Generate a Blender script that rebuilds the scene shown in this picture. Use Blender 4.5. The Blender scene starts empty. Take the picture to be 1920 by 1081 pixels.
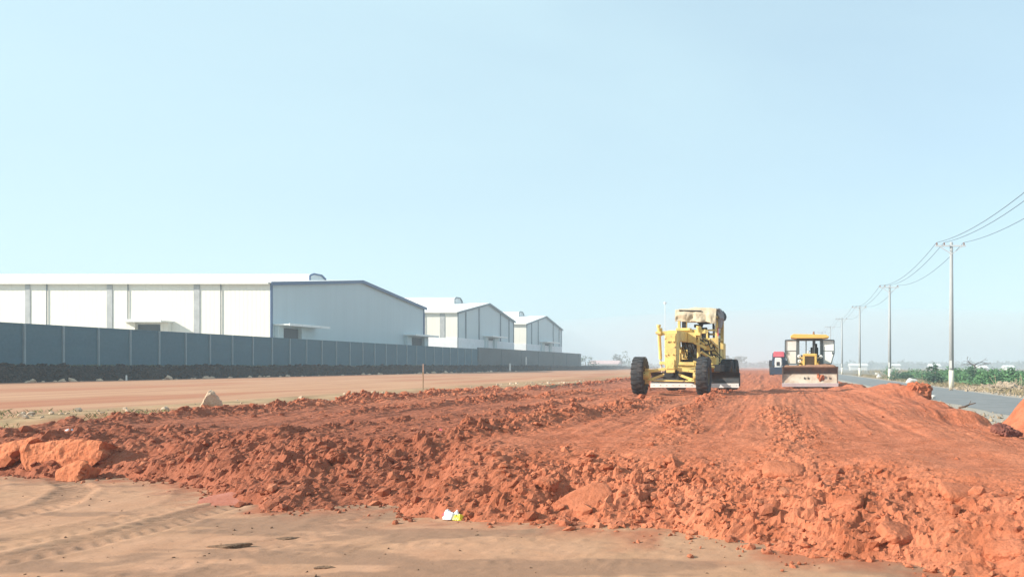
import bpy, bmesh, math, random
import numpy as np
from mathutils import Vector, Matrix, Euler

R = math.radians
random.seed(7)
S = bpy.context.scene
COL = S.collection

# ------------------------------------------------------------------ camera
CAMZ, FPX = 1.6, 1507.0          # eye height (m), focal length in photo pixels
cam = bpy.data.cameras.new('camera')
cam_o = bpy.data.objects.new('camera', cam); COL.objects.link(cam_o)
cam_o.location = (0, 0, CAMZ)
cam_o.rotation_euler = (R(90), 0, 0)
cam.sensor_fit = 'HORIZONTAL'; cam.sensor_width = 36.0
cam.lens = 36.0 * FPX / 1920.0
cam.shift_x = -490.0 / 1920.0
cam.shift_y = 144.5 / 1920.0
cam.clip_start = 0.05; cam.clip_end = 8000
S.camera = cam_o

# ------------------------------------------------------------------ sky, sun
SUN_EL = R(27); SUN_DIR = Vector((-0.91, -0.42, 0)).normalized()
world = bpy.data.worlds.new('World'); S.world = world
world.use_nodes = True
wn = world.node_tree
bg = wn.nodes['Background']
sky = wn.nodes.new('ShaderNodeTexSky')
sky.sky_type = 'NISHITA'; sky.sun_disc = False
sky.sun_elevation = SUN_EL
sky.sun_rotation = math.atan2(SUN_DIR.x, SUN_DIR.y)
sky.air_density = 1.0; sky.dust_density = 1.5; sky.ozone_density = 1.0; sky.altitude = 0
veil = wn.nodes.new('ShaderNodeMix'); veil.data_type = 'RGBA'     # thin high haze evens out the clear sky
cl = wn.nodes.new('ShaderNodeTexNoise'); cl.inputs['Scale'].default_value = 1.3; cl.inputs['Detail'].default_value = 5; cl.inputs['Distortion'].default_value = .4
tc = wn.nodes.new('ShaderNodeTexCoord'); mpw = wn.nodes.new('ShaderNodeMapping'); mpw.inputs['Scale'].default_value = (1, 1, 3.5)
wn.links.new(tc.outputs['Generated'], mpw.inputs[0]); wn.links.new(mpw.outputs[0], cl.inputs['Vector'])
clr = wn.nodes.new('ShaderNodeMapRange'); clr.inputs[1].default_value = .3; clr.inputs[2].default_value = .7; clr.inputs[3].default_value = .56; clr.inputs[4].default_value = .76
wn.links.new(cl.outputs['Fac'], clr.inputs[0]); sx = wn.nodes.new('ShaderNodeSeparateXYZ'); wn.links.new(tc.outputs['Generated'], sx.inputs[0])     # milkier towards the sun's side
gl_ = wn.nodes.new('ShaderNodeMath'); gl_.operation = 'MULTIPLY_ADD'; gl_.use_clamp = True; wn.links.new(sx.outputs[0], gl_.inputs[0]); gl_.inputs[1].default_value = -.30
wn.links.new(clr.outputs[0], gl_.inputs[2]); wn.links.new(gl_.outputs[0], veil.inputs[0])
wn.links.new(sky.outputs[0], veil.inputs[6]); veil.inputs[7].default_value = (3.15, 4.30, 4.70, 1)
wn.links.new(veil.outputs[2], bg.inputs[0])
bg.inputs[1].default_value = 0.13
sun = bpy.data.lights.new('sun', 'SUN'); sun_o = bpy.data.objects.new('sun', sun); COL.objects.link(sun_o)
sv = Vector((SUN_DIR.x * math.cos(SUN_EL), SUN_DIR.y * math.cos(SUN_EL), math.sin(SUN_EL)))
sun_o.rotation_euler = sv.to_track_quat('Z', 'Y').to_euler()
sun_o.location = sv * 50
sun.energy = 4.8; sun.angle = R(0.53); sun.color = (1.0, 0.93, 0.82)
S.view_settings.view_transform = 'Standard'
try: S.view_settings.look = 'None'
except Exception: pass
S.view_settings.gamma = 1.0; S.view_settings.exposure = 0.74
S.render.engine = 'CYCLES'
S.cycles.use_denoising = True
S.cycles.max_bounces = 6; S.cycles.volume_bounces = 1

# ------------------------------------------------------------------ helpers
def put(px, py, Y):
    """photo pixel at depth Y -> point in the place"""
    return Vector(((px - 1450) / FPX * Y, Y, CAMZ + (685 - py) / FPX * Y))

def tag(o, label=None, cat=None, group=None, kind=None):
    if label: o['label'] = label
    if cat: o['category'] = cat
    if group: o['group'] = group
    if kind: o['kind'] = kind
    return o

def empty(name, loc=(0, 0, 0), rz=0.0):
    o = bpy.data.objects.new(name, None); COL.objects.link(o)
    o.location = loc; o.rotation_euler = (0, 0, rz); o.empty_display_size = 0.3
    return o

def link_mesh(name, me, parent=None):
    o = bpy.data.objects.new(name, me); COL.objects.link(o)
    if parent is not None: o.parent = parent
    return o

def np_mesh(name, V, F, mat=None, smooth=True, parent=None):
    """V (n,3); F (m,k) with constant k"""
    V = np.asarray(V, np.float32); F = np.asarray(F, np.int32)
    me = bpy.data.meshes.new(name)
    me.vertices.add(len(V)); me.vertices.foreach_set('co', V.ravel())
    k = F.shape[1]
    me.loops.add(F.size); me.loops.foreach_set('vertex_index', F.ravel())
    me.polygons.add(len(F))
    me.polygons.foreach_set('loop_start', np.arange(0, F.size, k, dtype=np.int32))
    me.polygons.foreach_set('loop_total', np.full(len(F), k, np.int32))
    me.polygons.foreach_set('use_smooth', np.full(len(F), smooth, bool))
    me.update(calc_edges=True)
    if mat: me.materials.append(mat)
    return link_mesh(name, me, parent)

class MB:
    """collects shapes and links them as one mesh"""
    def __init__(s): s.v = []; s.f = []; s.m = []; s.mi = 0
    def add(s, vs, fs):
        b = len(s.v); s.v += [tuple(v) for v in vs]
        s.f += [tuple(b + i for i in f) for f in fs]; s.m += [s.mi] * len(fs); return s
    def box(s, c, d, rot=(0, 0, 0), taper=(1, 1)):
        m = Euler(rot).to_matrix(); c = Vector(c); vs = []
        for sz in (-1, 1):
            tx, ty = taper if sz > 0 else (1, 1)
            for sx, sy in ((-1, -1), (1, -1), (1, 1), (-1, 1)):
                vs.append(c + m @ Vector((sx * d[0] / 2 * tx, sy * d[1] / 2 * ty, sz * d[2] / 2)))
        return s.add(vs, [(3, 2, 1, 0), (4, 5, 6, 7), (0, 1, 5, 4), (1, 2, 6, 5), (2, 3, 7, 6), (3, 0, 4, 7)])
    def bar(s, p0, p1, w, h=None, up=(0, 0, 1)):
        h = h or w; p0 = Vector(p0); p1 = Vector(p1); d = (p1 - p0)
        z = d.normalized(); u = Vector(up)
        if abs(z.dot(u)) > .98: u = Vector((0, 1, 0))
        x = z.cross(u).normalized(); y = x.cross(z)
        vs = []
        for p in (p0, p1):
            for a, b in ((-1, -1), (1, -1), (1, 1), (-1, 1)): vs.append(p + x * a * w / 2 + y * b * h / 2)
        return s.add(vs, [(3, 2, 1, 0), (4, 5, 6, 7), (0, 1, 5, 4), (1, 2, 6, 5), (2, 3, 7, 6), (3, 0, 4, 7)])
    def cyl(s, p0, p1, r0, r1=None, n=14, cap=True):
        r1 = r0 if r1 is None else r1; p0 = Vector(p0); p1 = Vector(p1)
        z = (p1 - p0).normalized(); u = Vector((0, 0, 1)) if abs(z.z) < .9 else Vector((1, 0, 0))
        x = z.cross(u).normalized(); y = z.cross(x)
        vs = []
        for p, r in ((p0, r0), (p1, r1)):
            for i in range(n):
                a = 2 * math.pi * i / n; vs.append(p + x * r * math.cos(a) + y * r * math.sin(a))
        fs = [(i, (i + 1) % n, n + (i + 1) % n, n + i) for i in range(n)]
        if cap: fs += [tuple(range(n))[::-1], tuple(range(n, 2 * n))]
        return s.add(vs, fs)
    def tube(s, pts, r, n=8):
        for a, b in zip(pts[:-1], pts[1:]): s.cyl(a, b, r, r, n)
        return s
    def lathe(s, prof, c, axis='x', n=28):
        """prof: (along axis, radius)"""
        c = Vector(c); vs = []
        for a, r in prof:
            for i in range(n):
                t = 2 * math.pi * i / n; u, w = r * math.cos(t), r * math.sin(t)
                d = {'x': (a, u, w), 'y': (w, a, u), 'z': (u, w, a)}[axis]
                vs.append(c + Vector(d))
        k = len(prof); fs = []
        for j in range(k - 1):
            for i in range(n):
                fs.append((j * n + i, j * n + (i + 1) % n, (j + 1) * n + (i + 1) % n, (j + 1) * n + i))
        return s.add(vs, fs)
    def prism(s, poly, a, b, axis='x'):
        """poly: 2D points in the plane normal to axis; from a to b along it"""
        n = len(poly); vs = []
        for t in (a, b):
            for u, w in poly:
                vs.append({'x': (t, u, w), 'y': (u, t, w), 'z': (u, w, t)}[axis])
        fs = [tuple(range(n))[::-1], tuple(range(n, 2 * n))]
        fs += [(i, (i + 1) % n, n + (i + 1) % n, n + i) for i in range(n)]
        return s.add(vs, fs)
    def build(s, name, mats, parent=None, bevel=0.0, smooth=False, seg=2):
        if not isinstance(mats, (list, tuple)): mats = [mats]
        me = bpy.data.meshes.new(name); me.from_pydata(s.v, [], s.f)
        for m in mats: me.materials.append(m)
        bm = bmesh.new(); bm.from_mesh(me)
        for i, f in enumerate(bm.faces): f.material_index = s.m[i]; f.smooth = smooth
        bmesh.ops.recalc_face_normals(bm, faces=bm.faces); bm.to_mesh(me); bm.free()
        o = link_mesh(name, me, parent)
        if bevel:
            b = o.modifiers.new('bevel', 'BEVEL'); b.width = bevel; b.segments = seg; b.limit_method = 'ANGLE'
        return o

def copy_tree(o, parent=None):
    c = o.copy(); COL.objects.link(c); c.parent = parent
    for ch in [x for x in COL.objects if x.parent == o]: copy_tree(ch, c)
    return c

# ------------------------------------------------------------------ materials
def newmat(name):
    m = bpy.data.materials.new(name); m.use_nodes = True
    nt = m.node_tree; return m, nt, nt.nodes['Principled BSDF']

def N(nt, typ, **kw):
    n = nt.nodes.new(typ)
    for k, v in kw.items():
        if k.startswith('i_'):
            n.inputs[k[2:].replace('_', ' ')].default_value = v
        else: setattr(n, k, v)
    return n

def mixc(nt, fac, a, b, blend='MIX'):
    n = nt.nodes.new('ShaderNodeMix'); n.data_type = 'RGBA'; n.blend_type = blend
    L = nt.links.new
    for sock, v in ((n.inputs[0], fac), (n.inputs[6], a), (n.inputs[7], b)):
        if hasattr(v, 'is_output'): L(v, sock)
        elif sock == n.inputs[0]: sock.default_value = v
        else: sock.default_value = (*v, 1) if len(v) == 3 else v
    return n.outputs[2]

def ramp(nt, src, stops):
    n = nt.nodes.new('ShaderNodeValToRGB'); e = n.color_ramp.elements
    while len(e) < len(stops): e.new(0.5)
    for x, (p, c) in zip(e, stops):
        x.position = p; x.color = (c, c, c, 1) if not isinstance(c, (tuple, list)) else (*c, 1)
    nt.links.new(src, n.inputs[0]); return n.outputs[0]

def coords(nt, world_space=False, scale=None):
    if world_space: out = nt.nodes.new('ShaderNodeNewGeometry').outputs['Position']
    else: out = nt.nodes.new('ShaderNodeTexCoord').outputs['Object']
    if scale:
        mp = nt.nodes.new('ShaderNodeMapping'); mp.inputs['Scale'].default_value = scale
        nt.links.new(out, mp.inputs[0]); out = mp.outputs[0]
    return out

def noise(nt, vec, scale, detail=5, rough=.6, dist=0.0):
    n = N(nt, 'ShaderNodeTexNoise'); n.inputs['Scale'].default_value = scale
    n.inputs['Detail'].default_value = detail; n.inputs['Roughness'].default_value = rough
    n.inputs['Distortion'].default_value = dist
    nt.links.new(vec, n.inputs['Vector']); return n.outputs['Fac']

def bump(nt, bs, h, strength, dist, prev=None):
    b = N(nt, 'ShaderNodeBump'); b.inputs['Strength'].default_value = strength; b.inputs['Distance'].default_value = dist
    nt.links.new(h, b.inputs['Height'])
    if prev is not None: nt.links.new(prev, b.inputs['Normal'])
    nt.links.new(b.outputs[0], bs.inputs['Normal']); return b.outputs[0]

def paint(name, c, dirt=(.30, .17, .10), amount=.5, rough=.5, metallic=0.0, scale=3.0, bmp=.15, chips=None):
    """a real-world surface: base colour, patchy dirt, small wear"""
    m, nt, b = newmat(name); v = coords(nt)
    n1 = noise(nt, v, scale, 7, .65); n2 = noise(nt, v, scale * 7, 4, .6)
    f = ramp(nt, n1, [(.42, 0.0), (.68, amount)])
    c1 = mixc(nt, f, c, dirt)
    c2 = mixc(nt, ramp(nt, n2, [(.35, .0), (.7, .35)]), c1, tuple(x * .72 for x in c))
    if chips:
        n3 = noise(nt, v, scale * 3.1, 8, .7)
        c2 = mixc(nt, ramp(nt, n3, [(.60, 0.0), (.64, 1.0)]), c2, chips)
    nt.links.new(c2, b.inputs['Base Color'])
    b.inputs['Metallic'].default_value = metallic
    nt.links.new(ramp(nt, n2, [(.2, max(rough - .12, .05)), (.8, min(rough + .2, 1))]), b.inputs['Roughness'])
    if bmp: bump(nt, b, n2, bmp, .01)
    return m

def plain(name, c, rough=.6, metallic=0.0):
    return paint(name, c, dirt=tuple(x * .75 for x in c), amount=.5, rough=rough, metallic=metallic, bmp=.05)

M = {}
M['yellow'] = paint('yellow_paint', (.84, .63, .20), dirt=(.42, .25, .12), amount=.6, rough=.5, scale=2.2, chips=(.16, .09, .05))
M['yellow_clean'] = paint('orange_yellow_paint', (.80, .50, .12), dirt=(.45, .24, .10), amount=.3, rough=.45, scale=1.6)
M['tyre'] = paint('tyre_rubber', (.030, .033, .038), dirt=(.12, .085, .068), amount=.4, rough=.85, scale=4, bmp=.4)
M['dark'] = paint('dark_metal', (.012, .014, .017), dirt=(.05, .035, .025), amount=.4, rough=.6, scale=4)
M['blackglass'] = plain('dark_glass', (.02, .025, .03), .15)
M['rim'] = paint('dusty_rim', (.16, .12, .06), dirt=(.10, .06, .04), amount=.6, rough=.7, scale=4)
M['steel'] = paint('worn_steel', (.74, .70, .66), dirt=(.50, .36, .28), amount=.4, rough=.45, metallic=.15, scale=3)
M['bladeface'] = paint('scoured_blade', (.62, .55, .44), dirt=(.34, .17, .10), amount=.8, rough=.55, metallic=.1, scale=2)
M['bladedark'] = paint('soiled_shaded_blade', (.10, .085, .08), dirt=(.30, .16, .10), amount=.5, rough=.8, scale=2.5)  # upper blade face: the curled lip's shade painted in with the soil tone
M['red'] = paint('red_paint', (.58, .09, .13), dirt=(.6, .25, .22), amount=.4, rough=.5)
M['white'] = paint('white_paint', (.78, .77, .73), dirt=(.5, .42, .34), amount=.35, rough=.5)
M['paleglass'] = paint('pale_glass', (.80, .80, .76), dirt=(.55, .50, .44), amount=.4, rough=.3, scale=1.5, bmp=0)  # opaque pale colour for the glass of the open doors
M['canvas'] = paint('canvas_cloth', (.60, .51, .37), dirt=(.38, .29, .19), amount=.55, rough=.95, scale=2.5, bmp=.3)
M['canvasgrey'] = paint('grey_cloth', (.34, .33, .34), dirt=(.2, .18, .17), amount=.6, rough=.95, scale=4, bmp=.3)
M['grille'] = paint('grille_mesh', (.22, .13, .06), dirt=(.1, .06, .03), amount=.7, rough=.7, scale=12)
# ------------------------------------------------------------------ terrain noise
def _h(ix, iy, seed):
    h = (ix.astype(np.int64) * 374761393 + iy.astype(np.int64) * 668265263 + seed * 1442695041) & 0xFFFFFFFF
    h = ((h ^ (h >> 13)) * 1274126177) & 0xFFFFFFFF
    h = ((h ^ (h >> 16)) * 2246822519) & 0xFFFFFFFF
    return ((h ^ (h >> 15)) & 0xFFFFFF) / float(0xFFFFFF)

def vnoise(x, y, seed):
    ix = np.floor(x); iy = np.floor(y); fx = x - ix; fy = y - iy
    ix = ix.astype(np.int64); iy = iy.astype(np.int64)
    u = fx * fx * fx * (fx * (fx * 6 - 15) + 10); v = fy * fy * fy * (fy * (fy * 6 - 15) + 10)
    a = _h(ix, iy, seed); b = _h(ix + 1, iy, seed); c = _h(ix, iy + 1, seed); d = _h(ix + 1, iy + 1, seed)
    return (a + (b - a) * u) * (1 - v) + (c + (d - c) * u) * v - .5

def fbm(x, y, seed, octv=4, gain=.5):
    t = np.zeros_like(x); a = 1.0
    for i in range(octv):
        t += a * vnoise(x * 2 ** i, y * 2 ** i, seed + i * 17); a *= gain
    return t

def slabs(x, y, size, seed, steep=2.6):
    """broken blocks: tilted, rotated, steep sided lumps, about 0..1"""
    X = x / size; Y = y / size
    ix = np.floor(X).astype(np.int64); iy = np.floor(Y).astype(np.int64)
    out = np.zeros_like(X)
    for di in (-1, 0, 1):
        for dj in (-1, 0, 1):
            cx = ix + di; cy = iy + dj
            px = cx + _h(cx, cy, seed); py = cy + _h(cx, cy, seed + 1)
            a = _h(cx, cy, seed + 2) * 6.283; h = _h(cx, cy, seed + 3) ** 1.8
            r = .35 + .5 * _h(cx, cy, seed + 4)
            dx = X - px; dy = Y - py; c = np.cos(a); s = np.sin(a)
            u = (dx * c + dy * s); w = (-dx * s + dy * c) * 1.35
            au = np.abs(u); aw = np.abs(w)
            dm = .62 * np.maximum(np.maximum(au, aw), (au + aw) * .74) + .38 * np.sqrt(u * u + w * w)
            f = np.clip((1 - dm / r) * steep * 1.25, 0, 1)
            b = h * f * (1 + .9 * u / r * (_h(cx, cy, seed + 5) - .3))
            out = np.maximum(out, b)
    return out

def sstep(a, b, t):
    t = np.clip((t - a) / (b - a), 0, 1); return t * t * (3 - 2 * t)

# toe of the tipped red earth, from the far left round to the near right
TOE_X = [-16.5, -13.4, -12.2, -11.0, -9.9, -8.4, -7.2, -6.3, -5.4, -4.5, -3.9, -3.4, -2.4, -1.6, -.8, .23, 1.0, 2.0, 3.2, 5.0, 8.0]
TOE_Y = [12.2, 12.0, 11.8, 11.7, 11.75, 10.9, 10.2, 9.45, 9.2, 9.25, 8.75, 8.35, 8.1, 8.0, 7.75, 7.05, 6.3, 5.3, 4.3, 3.0, 1.0]
PROF_Y = [1, 8, 12, 20, 28.8, 37, 45, 60, 85, 120, 200, 450]
PROF_Z = [.40, .50, .56, .60, .56, .44, .33, .40, .60, .62, .5, .4]
BERM_Y = [2, 14, 16.2, 17.7, 18.6, 19.0, 19.3, 21.5, 22.9, 25.4, 26.0, 26.7, 30.6, 33.5, 35.3, 36.2, 40.8, 42.9, 48, 59, 75, 100]
BERM_Z = [.40, .40, .34, .26, .34, .48, .56, .50, .60, .60, .74, .93, .88, .80, .66, .58, .48, .60, .52, .46, .60, .62]

def ground_z(x, y):
    g = .55 * sstep(12.2, 17.4, y + .12 * (x + 15))
    right = sstep(3.4, 5.3, x) * sstep(8, 14, y)
    g = g * (1 - right) - .26 * right
    far = sstep(25, 90, np.abs(x - 10)) * (x > 15)
    g = g + far * .25
    g = np.where(x < -46.8, g * 0 + .5, g)
    und = fbm(x * .35, y * .35, 31, 3) * .02 * (1 - sstep(6.0, 8.0, x))
    return g + und

def fill_geom(x, y):
    """signed distance inside the fill, slope height and roughness"""
    toe = np.interp(x, TOE_X, TOE_Y)
    wob = fbm(x * .9, y * .9, 5, 4) * .55
    d1 = (y - toe) * .82 + wob
    d2 = x - np.interp(y, [11, 12.4, 13.5, 15, 18, 20, 60, 200], [-15.5, -14.2, -13.8, -13.3, -12.6, -12.4, -12.6, -13]) + fbm(x * .5, y * .3, 6, 3) * .6
    d3 = 5.30 + 1.2 * sstep(16, 11, y) + 1.2 * np.exp(-((y - 16.6) / 1.5) ** 2) - x + fbm(x * .8, y * .8, 8, 3) * .35
    d = np.minimum(np.minimum(d1, d2), d3)
    return d, d1, d2, d3

def fill_z(x, y, detail=True):
    d, d1, d2, d3 = fill_geom(x, y)
    g = ground_z(x, y)
    P = np.interp(y, PROF_Y, PROF_Z) - .06 * sstep(-6, -10, x) * sstep(30, 18, y)
    bz = np.interp(y, BERM_Y, BERM_Z) + fbm(x * 1.1, y * 1.1, 41, 3) * .06
    bw = np.where(x < 4.75, 1.15, .9)
    P = P + (bz - P) * np.exp(-((x - 4.75) / bw) ** 2) * sstep(13, 18, y)
    # near heap at the right edge of the picture
    mound = .78 * np.exp(-(((x - 5.55) / .68) ** 2) ** 1.5 - ((y - 16.6) / 1.0) ** 2)
    rough = np.full_like(x, .10)
    def windrow(P, rough, ys, xs, h, s, rg, y0, y1):
        cx = np.interp(y, ys, xs) + fbm(y * .4, y * 0, 71 + int(h * 100), 3) * .5
        k = np.exp(-((x - cx) / s) ** 2) * sstep(y0 - 1.5, y0, y) * (1 - sstep(y1, y1 * 1.15, y))
        k = k * (.75 + .7 * fbm(x * .8, y * .8, 77, 3))
        return P + h * k, np.maximum(rough, rg * np.exp(-((x - cx) / (s * 1.5)) ** 2) * sstep(y0 - 1, y0, y) * (1 - sstep(y1, y1 * 1.15, y)))
    P, rough = windrow(P, rough, [9, 11.8, 17.6, 24], [-6.3, -4.6, -3.5, -3.1], .13, .42, .9, 9.5, 22)
    P, rough = windrow(P, rough, [17, 23.5, 36.7, 60, 100], [-8.9, -7.6, -6.6, -6.2, -6], .11, .36, .7, 17, 110)
    P, rough = windrow(P, rough, [12, 17, 30], [-7.7, -5.7, -5.0], .05, .2, .6, 12, 24)
    P, rough = windrow(P, rough, [10, 26, 40], [-1.7, -2.1, -2.2], .035, .28, .5, 11, 36)
    P, rough = windrow(P, rough, [9, 14, 30], [.2, .1, .2], .03, .3, .5, 9, 18)
    # ridge of spoil along the outer edge on the left
    k = np.exp(-((d2 - .75) / .5) ** 2) * sstep(13, 15, y) * (.7 + .9 * fbm(x * .7, y * .7, 91, 3))
    P = P + .10 * k; rough = np.maximum(rough, .85 * np.exp(-((d2 - .75) / .65) ** 2) * sstep(13, 15, y))
    # tipped front
    P = P - .17 * sstep(2.4, 4.0, x) * sstep(21, 17, y) * sstep(9, 12, y)
    P = P + mound
    w = np.interp(x, [-13, -8, -4, 0, 3], [1.0, 1.5, 2.3, 2.7, 3.0])
    s = np.clip(d1 / w, 0, 1)
    prof = 1 - (1 - s) ** 1.7
    side2 = np.clip(d2 / .8, 0, 1); side2 = 1 - (1 - side2) ** 2
    side3 = np.clip(d3 / .8, 0, 1); side3 = 1 - (1 - side3) ** 2
    prof = np.minimum(np.minimum(prof, side2), side3)
    base = np.minimum(g, P - .12)
    z = base + (P - base) * prof
    z = np.where(d < 0, g + np.maximum(d, -.6) * .9 - .01, z)
    # how broken the surface is
    we = np.interp(x, [-13, -8, -4, -1.6, 1, 3], [1.6, 1.9, 2.1, 1.8, 2.4, 2.6]); front = 1 - sstep(.55 * we, 1.3 * we, d1)
    fr = np.interp(x, [-12, -6, -2, .5, 2, 4], [.7, .92, .78, .58, .47, .45])
    rough = np.maximum(rough, front * fr)
    rough = np.maximum(rough, .30 * sstep(17, 12, y) * sstep(-4.2, -6.5, x))
    rough = rough * (.62 + .9 * np.clip(fbm(x * .55, y * .55, 51, 3) + .45, 0, 1))
    cx = np.interp(y, [7, 35], [2.3, 1.2])
    smooth = np.exp(-((x - cx) / .62) ** 2) * sstep(7.0, 9.5, y)
    rough = rough * (1 - .85 * smooth)
    z = z - .05 * smooth
    for tx in (-6.6, -5.4, -.9, 3.2):
        tr = np.exp(-((x - tx - .3 * np.sin(y * .12)) / .32) ** 2) * sstep(13, 17, y)
        rough = rough * (1 - .6 * tr); z = z - .035 * tr
    if not detail: return z, rough, d
    ins = sstep(-.12, .25, d)
    wx = x + fbm(x * 2.3, y * 2.3, 61, 3) * .22; wy = y + fbm(x * 2.3, y * 2.3, 67, 3) * .22
    amp = rough * ins; lf = sstep(-1.5, -5, x)
    z = z + amp * ((.035 + .07 * lf) * slabs(wx, wy, .60, 101) * sstep(.4, .9, rough)
                   + (.034 + .060 * lf) * slabs(wx, wy, .26, 211) + .050 * slabs(wx, wy, .125, 311, 2.6)
                   + .036 * slabs(x, y, .07, 411, 2.2) - .05 * np.clip(1 - np.abs(fbm(wx * 3.3, wy * 3.3, 431, 3)) * 9, 0, 1))
    z = z + fbm(x * 1.4, y * 1.4, 21, 5, .55) * (.035 + .10 * amp) * ins
    # streaks left along the way the machines drive
    z = z + (fbm(x * 9, y * .5, 23, 3) * .020 + fbm(x * 2.4, y * .10, 25, 3) * .075 * (1 - .5 * rough)) * ins * sstep(10.5, 14, y)
    z = z + fbm(x * 16, y * 16, 27, 3) * .016 * ins * (.3 + rough)
    z = z + (_h((x * 997).astype(np.int64), (y * 991).astype(np.int64), 29) - .5) * ins * (.004 + .020 * rough) * (1 - .6 * sstep(14, 30, y))
    return z, rough, d

def axis(parts):
    """list of (end, step) from a start -> sorted coordinates with growing steps"""
    out = [parts[0]]
    for end, step, grow in parts[1:]:
        t = out[-1]; st = step
        while t + st < end: t += st; out.append(t); st *= grow
        out.append(end)
    return np.array(out)

def sheet(name, xs, ys, zf, mat, keep=None, smooth=True):
    X, Y = np.meshgrid(xs, ys); shp = X.shape
    Z = zf(X, Y)
    keepv = keep
    V = np.stack([X, Y, Z], -1).reshape(-1, 3)
    idx = np.arange(V.shape[0]).reshape(shp)
    F = np.stack([idx[:-1, :-1], idx[:-1, 1:], idx[1:, 1:], idx[1:, :-1]], -1).reshape(-1, 4)
    if keepv is not None:
        k = keepv(X, Y, Z).reshape(-1); fk = k[F].any(1); F = F[fk]
        used = np.zeros(len(V), bool); used[F.ravel()] = True
        remap = np.cumsum(used) - 1; V = V[used]; F = remap[F]
    return np_mesh(name, V, F, mat, smooth), (xs, ys, Z)

# ------------------------------------------------------------------ soil materials
def soil_red(clod=False):
    m, nt, b = newmat('red_clod' if clod else 'red_laterite'); v = coords(nt, True); L = nt.links.new
    sep = nt.nodes.new('ShaderNodeSeparateXYZ'); L(v, sep.inputs[0])
    nA = noise(nt, v, .35, 5, .6); nB = noise(nt, v, 2.2, 6, .65, .4); nC = noise(nt, v, 14, 5, .7); nD = noise(nt, v, 60, 4, .65)
    base = mixc(nt, ramp(nt, nB, [(.40, 0.0), (.60, 1.0)]), (.40, .123, .058), (.53, .180, .094))
    lane = noise(nt, coords(nt, True, (1.1, .06, 1)), 1.0, 6, .6)
    base = mixc(nt, ramp(nt, lane, [(.48, 0.0), (.66, .55)]), base, (.54, .205, .11)); base = mixc(nt, ramp(nt, lane, [(.30, .5), (.44, 0.0)]), base, (.30, .085, .042))
    # darker, browner earth on the left, lighter orange on the right
    mr = N(nt, 'ShaderNodeMapRange'); mr.inputs[1].default_value = -2.0; mr.inputs[2].default_value = -5.5
    L(sep.outputs[0], mr.inputs[0])
    my = N(nt, 'ShaderNodeMapRange'); my.inputs[1].default_value = 24; my.inputs[2].default_value = 14; L(sep.outputs[1], my.inputs[0])
    mm = N(nt, 'ShaderNodeMath', operation='MULTIPLY'); L(mr.outputs[0], mm.inputs[0]); L(my.outputs[0], mm.inputs[1]); mr = mm
    add = N(nt, 'ShaderNodeMath', operation='ADD'); L(mr.outputs[0], add.inputs[0])
    sc = N(nt, 'ShaderNodeMath', operation='MULTIPLY_ADD'); L(nA, sc.inputs[0]); sc.inputs[1].default_value = 1.6; sc.inputs[2].default_value = -.80
    L(sc.outputs[0], add.inputs[1]); 
    brown_mix = N(nt, 'ShaderNodeClamp'); L(add.outputs[0], brown_mix.inputs[0])
    dm = N(nt, 'ShaderNodeMath', operation='MULTIPLY'); L(brown_mix.outputs[0], dm.inputs[0]); dm.inputs[1].default_value = .68
    base = mixc(nt, dm.outputs[0], base, (.25, .083, .048))
    base = mixc(nt, ramp(nt, nC, [(.30, .45), (.50, 0.0)]), base, (.24, .070, .034))
    base = mixc(nt, ramp(nt, nC, [(.58, 0.0), (.78, .5)]), base, (.56, .215, .11))
    base = mixc(nt, ramp(nt, nD, [(.3, .3), (.6, 0.0)]), base, (.25, .075, .04))
    if clod:
        ri = nt.nodes.new('ShaderNodeNewGeometry').outputs['Random Per Island']
        base = mixc(nt, ramp(nt, ri, [(.0, .55), (.35, 0.0)]), base, (.17, .055, .034)); base = mixc(nt, ramp(nt, ri, [(.75, 0.0), (1.0, .5)]), base, (.54, .22, .12))
    L(base, b.inputs['Base Color']); b.inputs['Roughness'].default_value = .95
    b.inputs['Specular IOR Level'].default_value = .15
    p = bump(nt, b, nC, .55, .05); bump(nt, b, nD, .5, .012, p)
    return m

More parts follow.
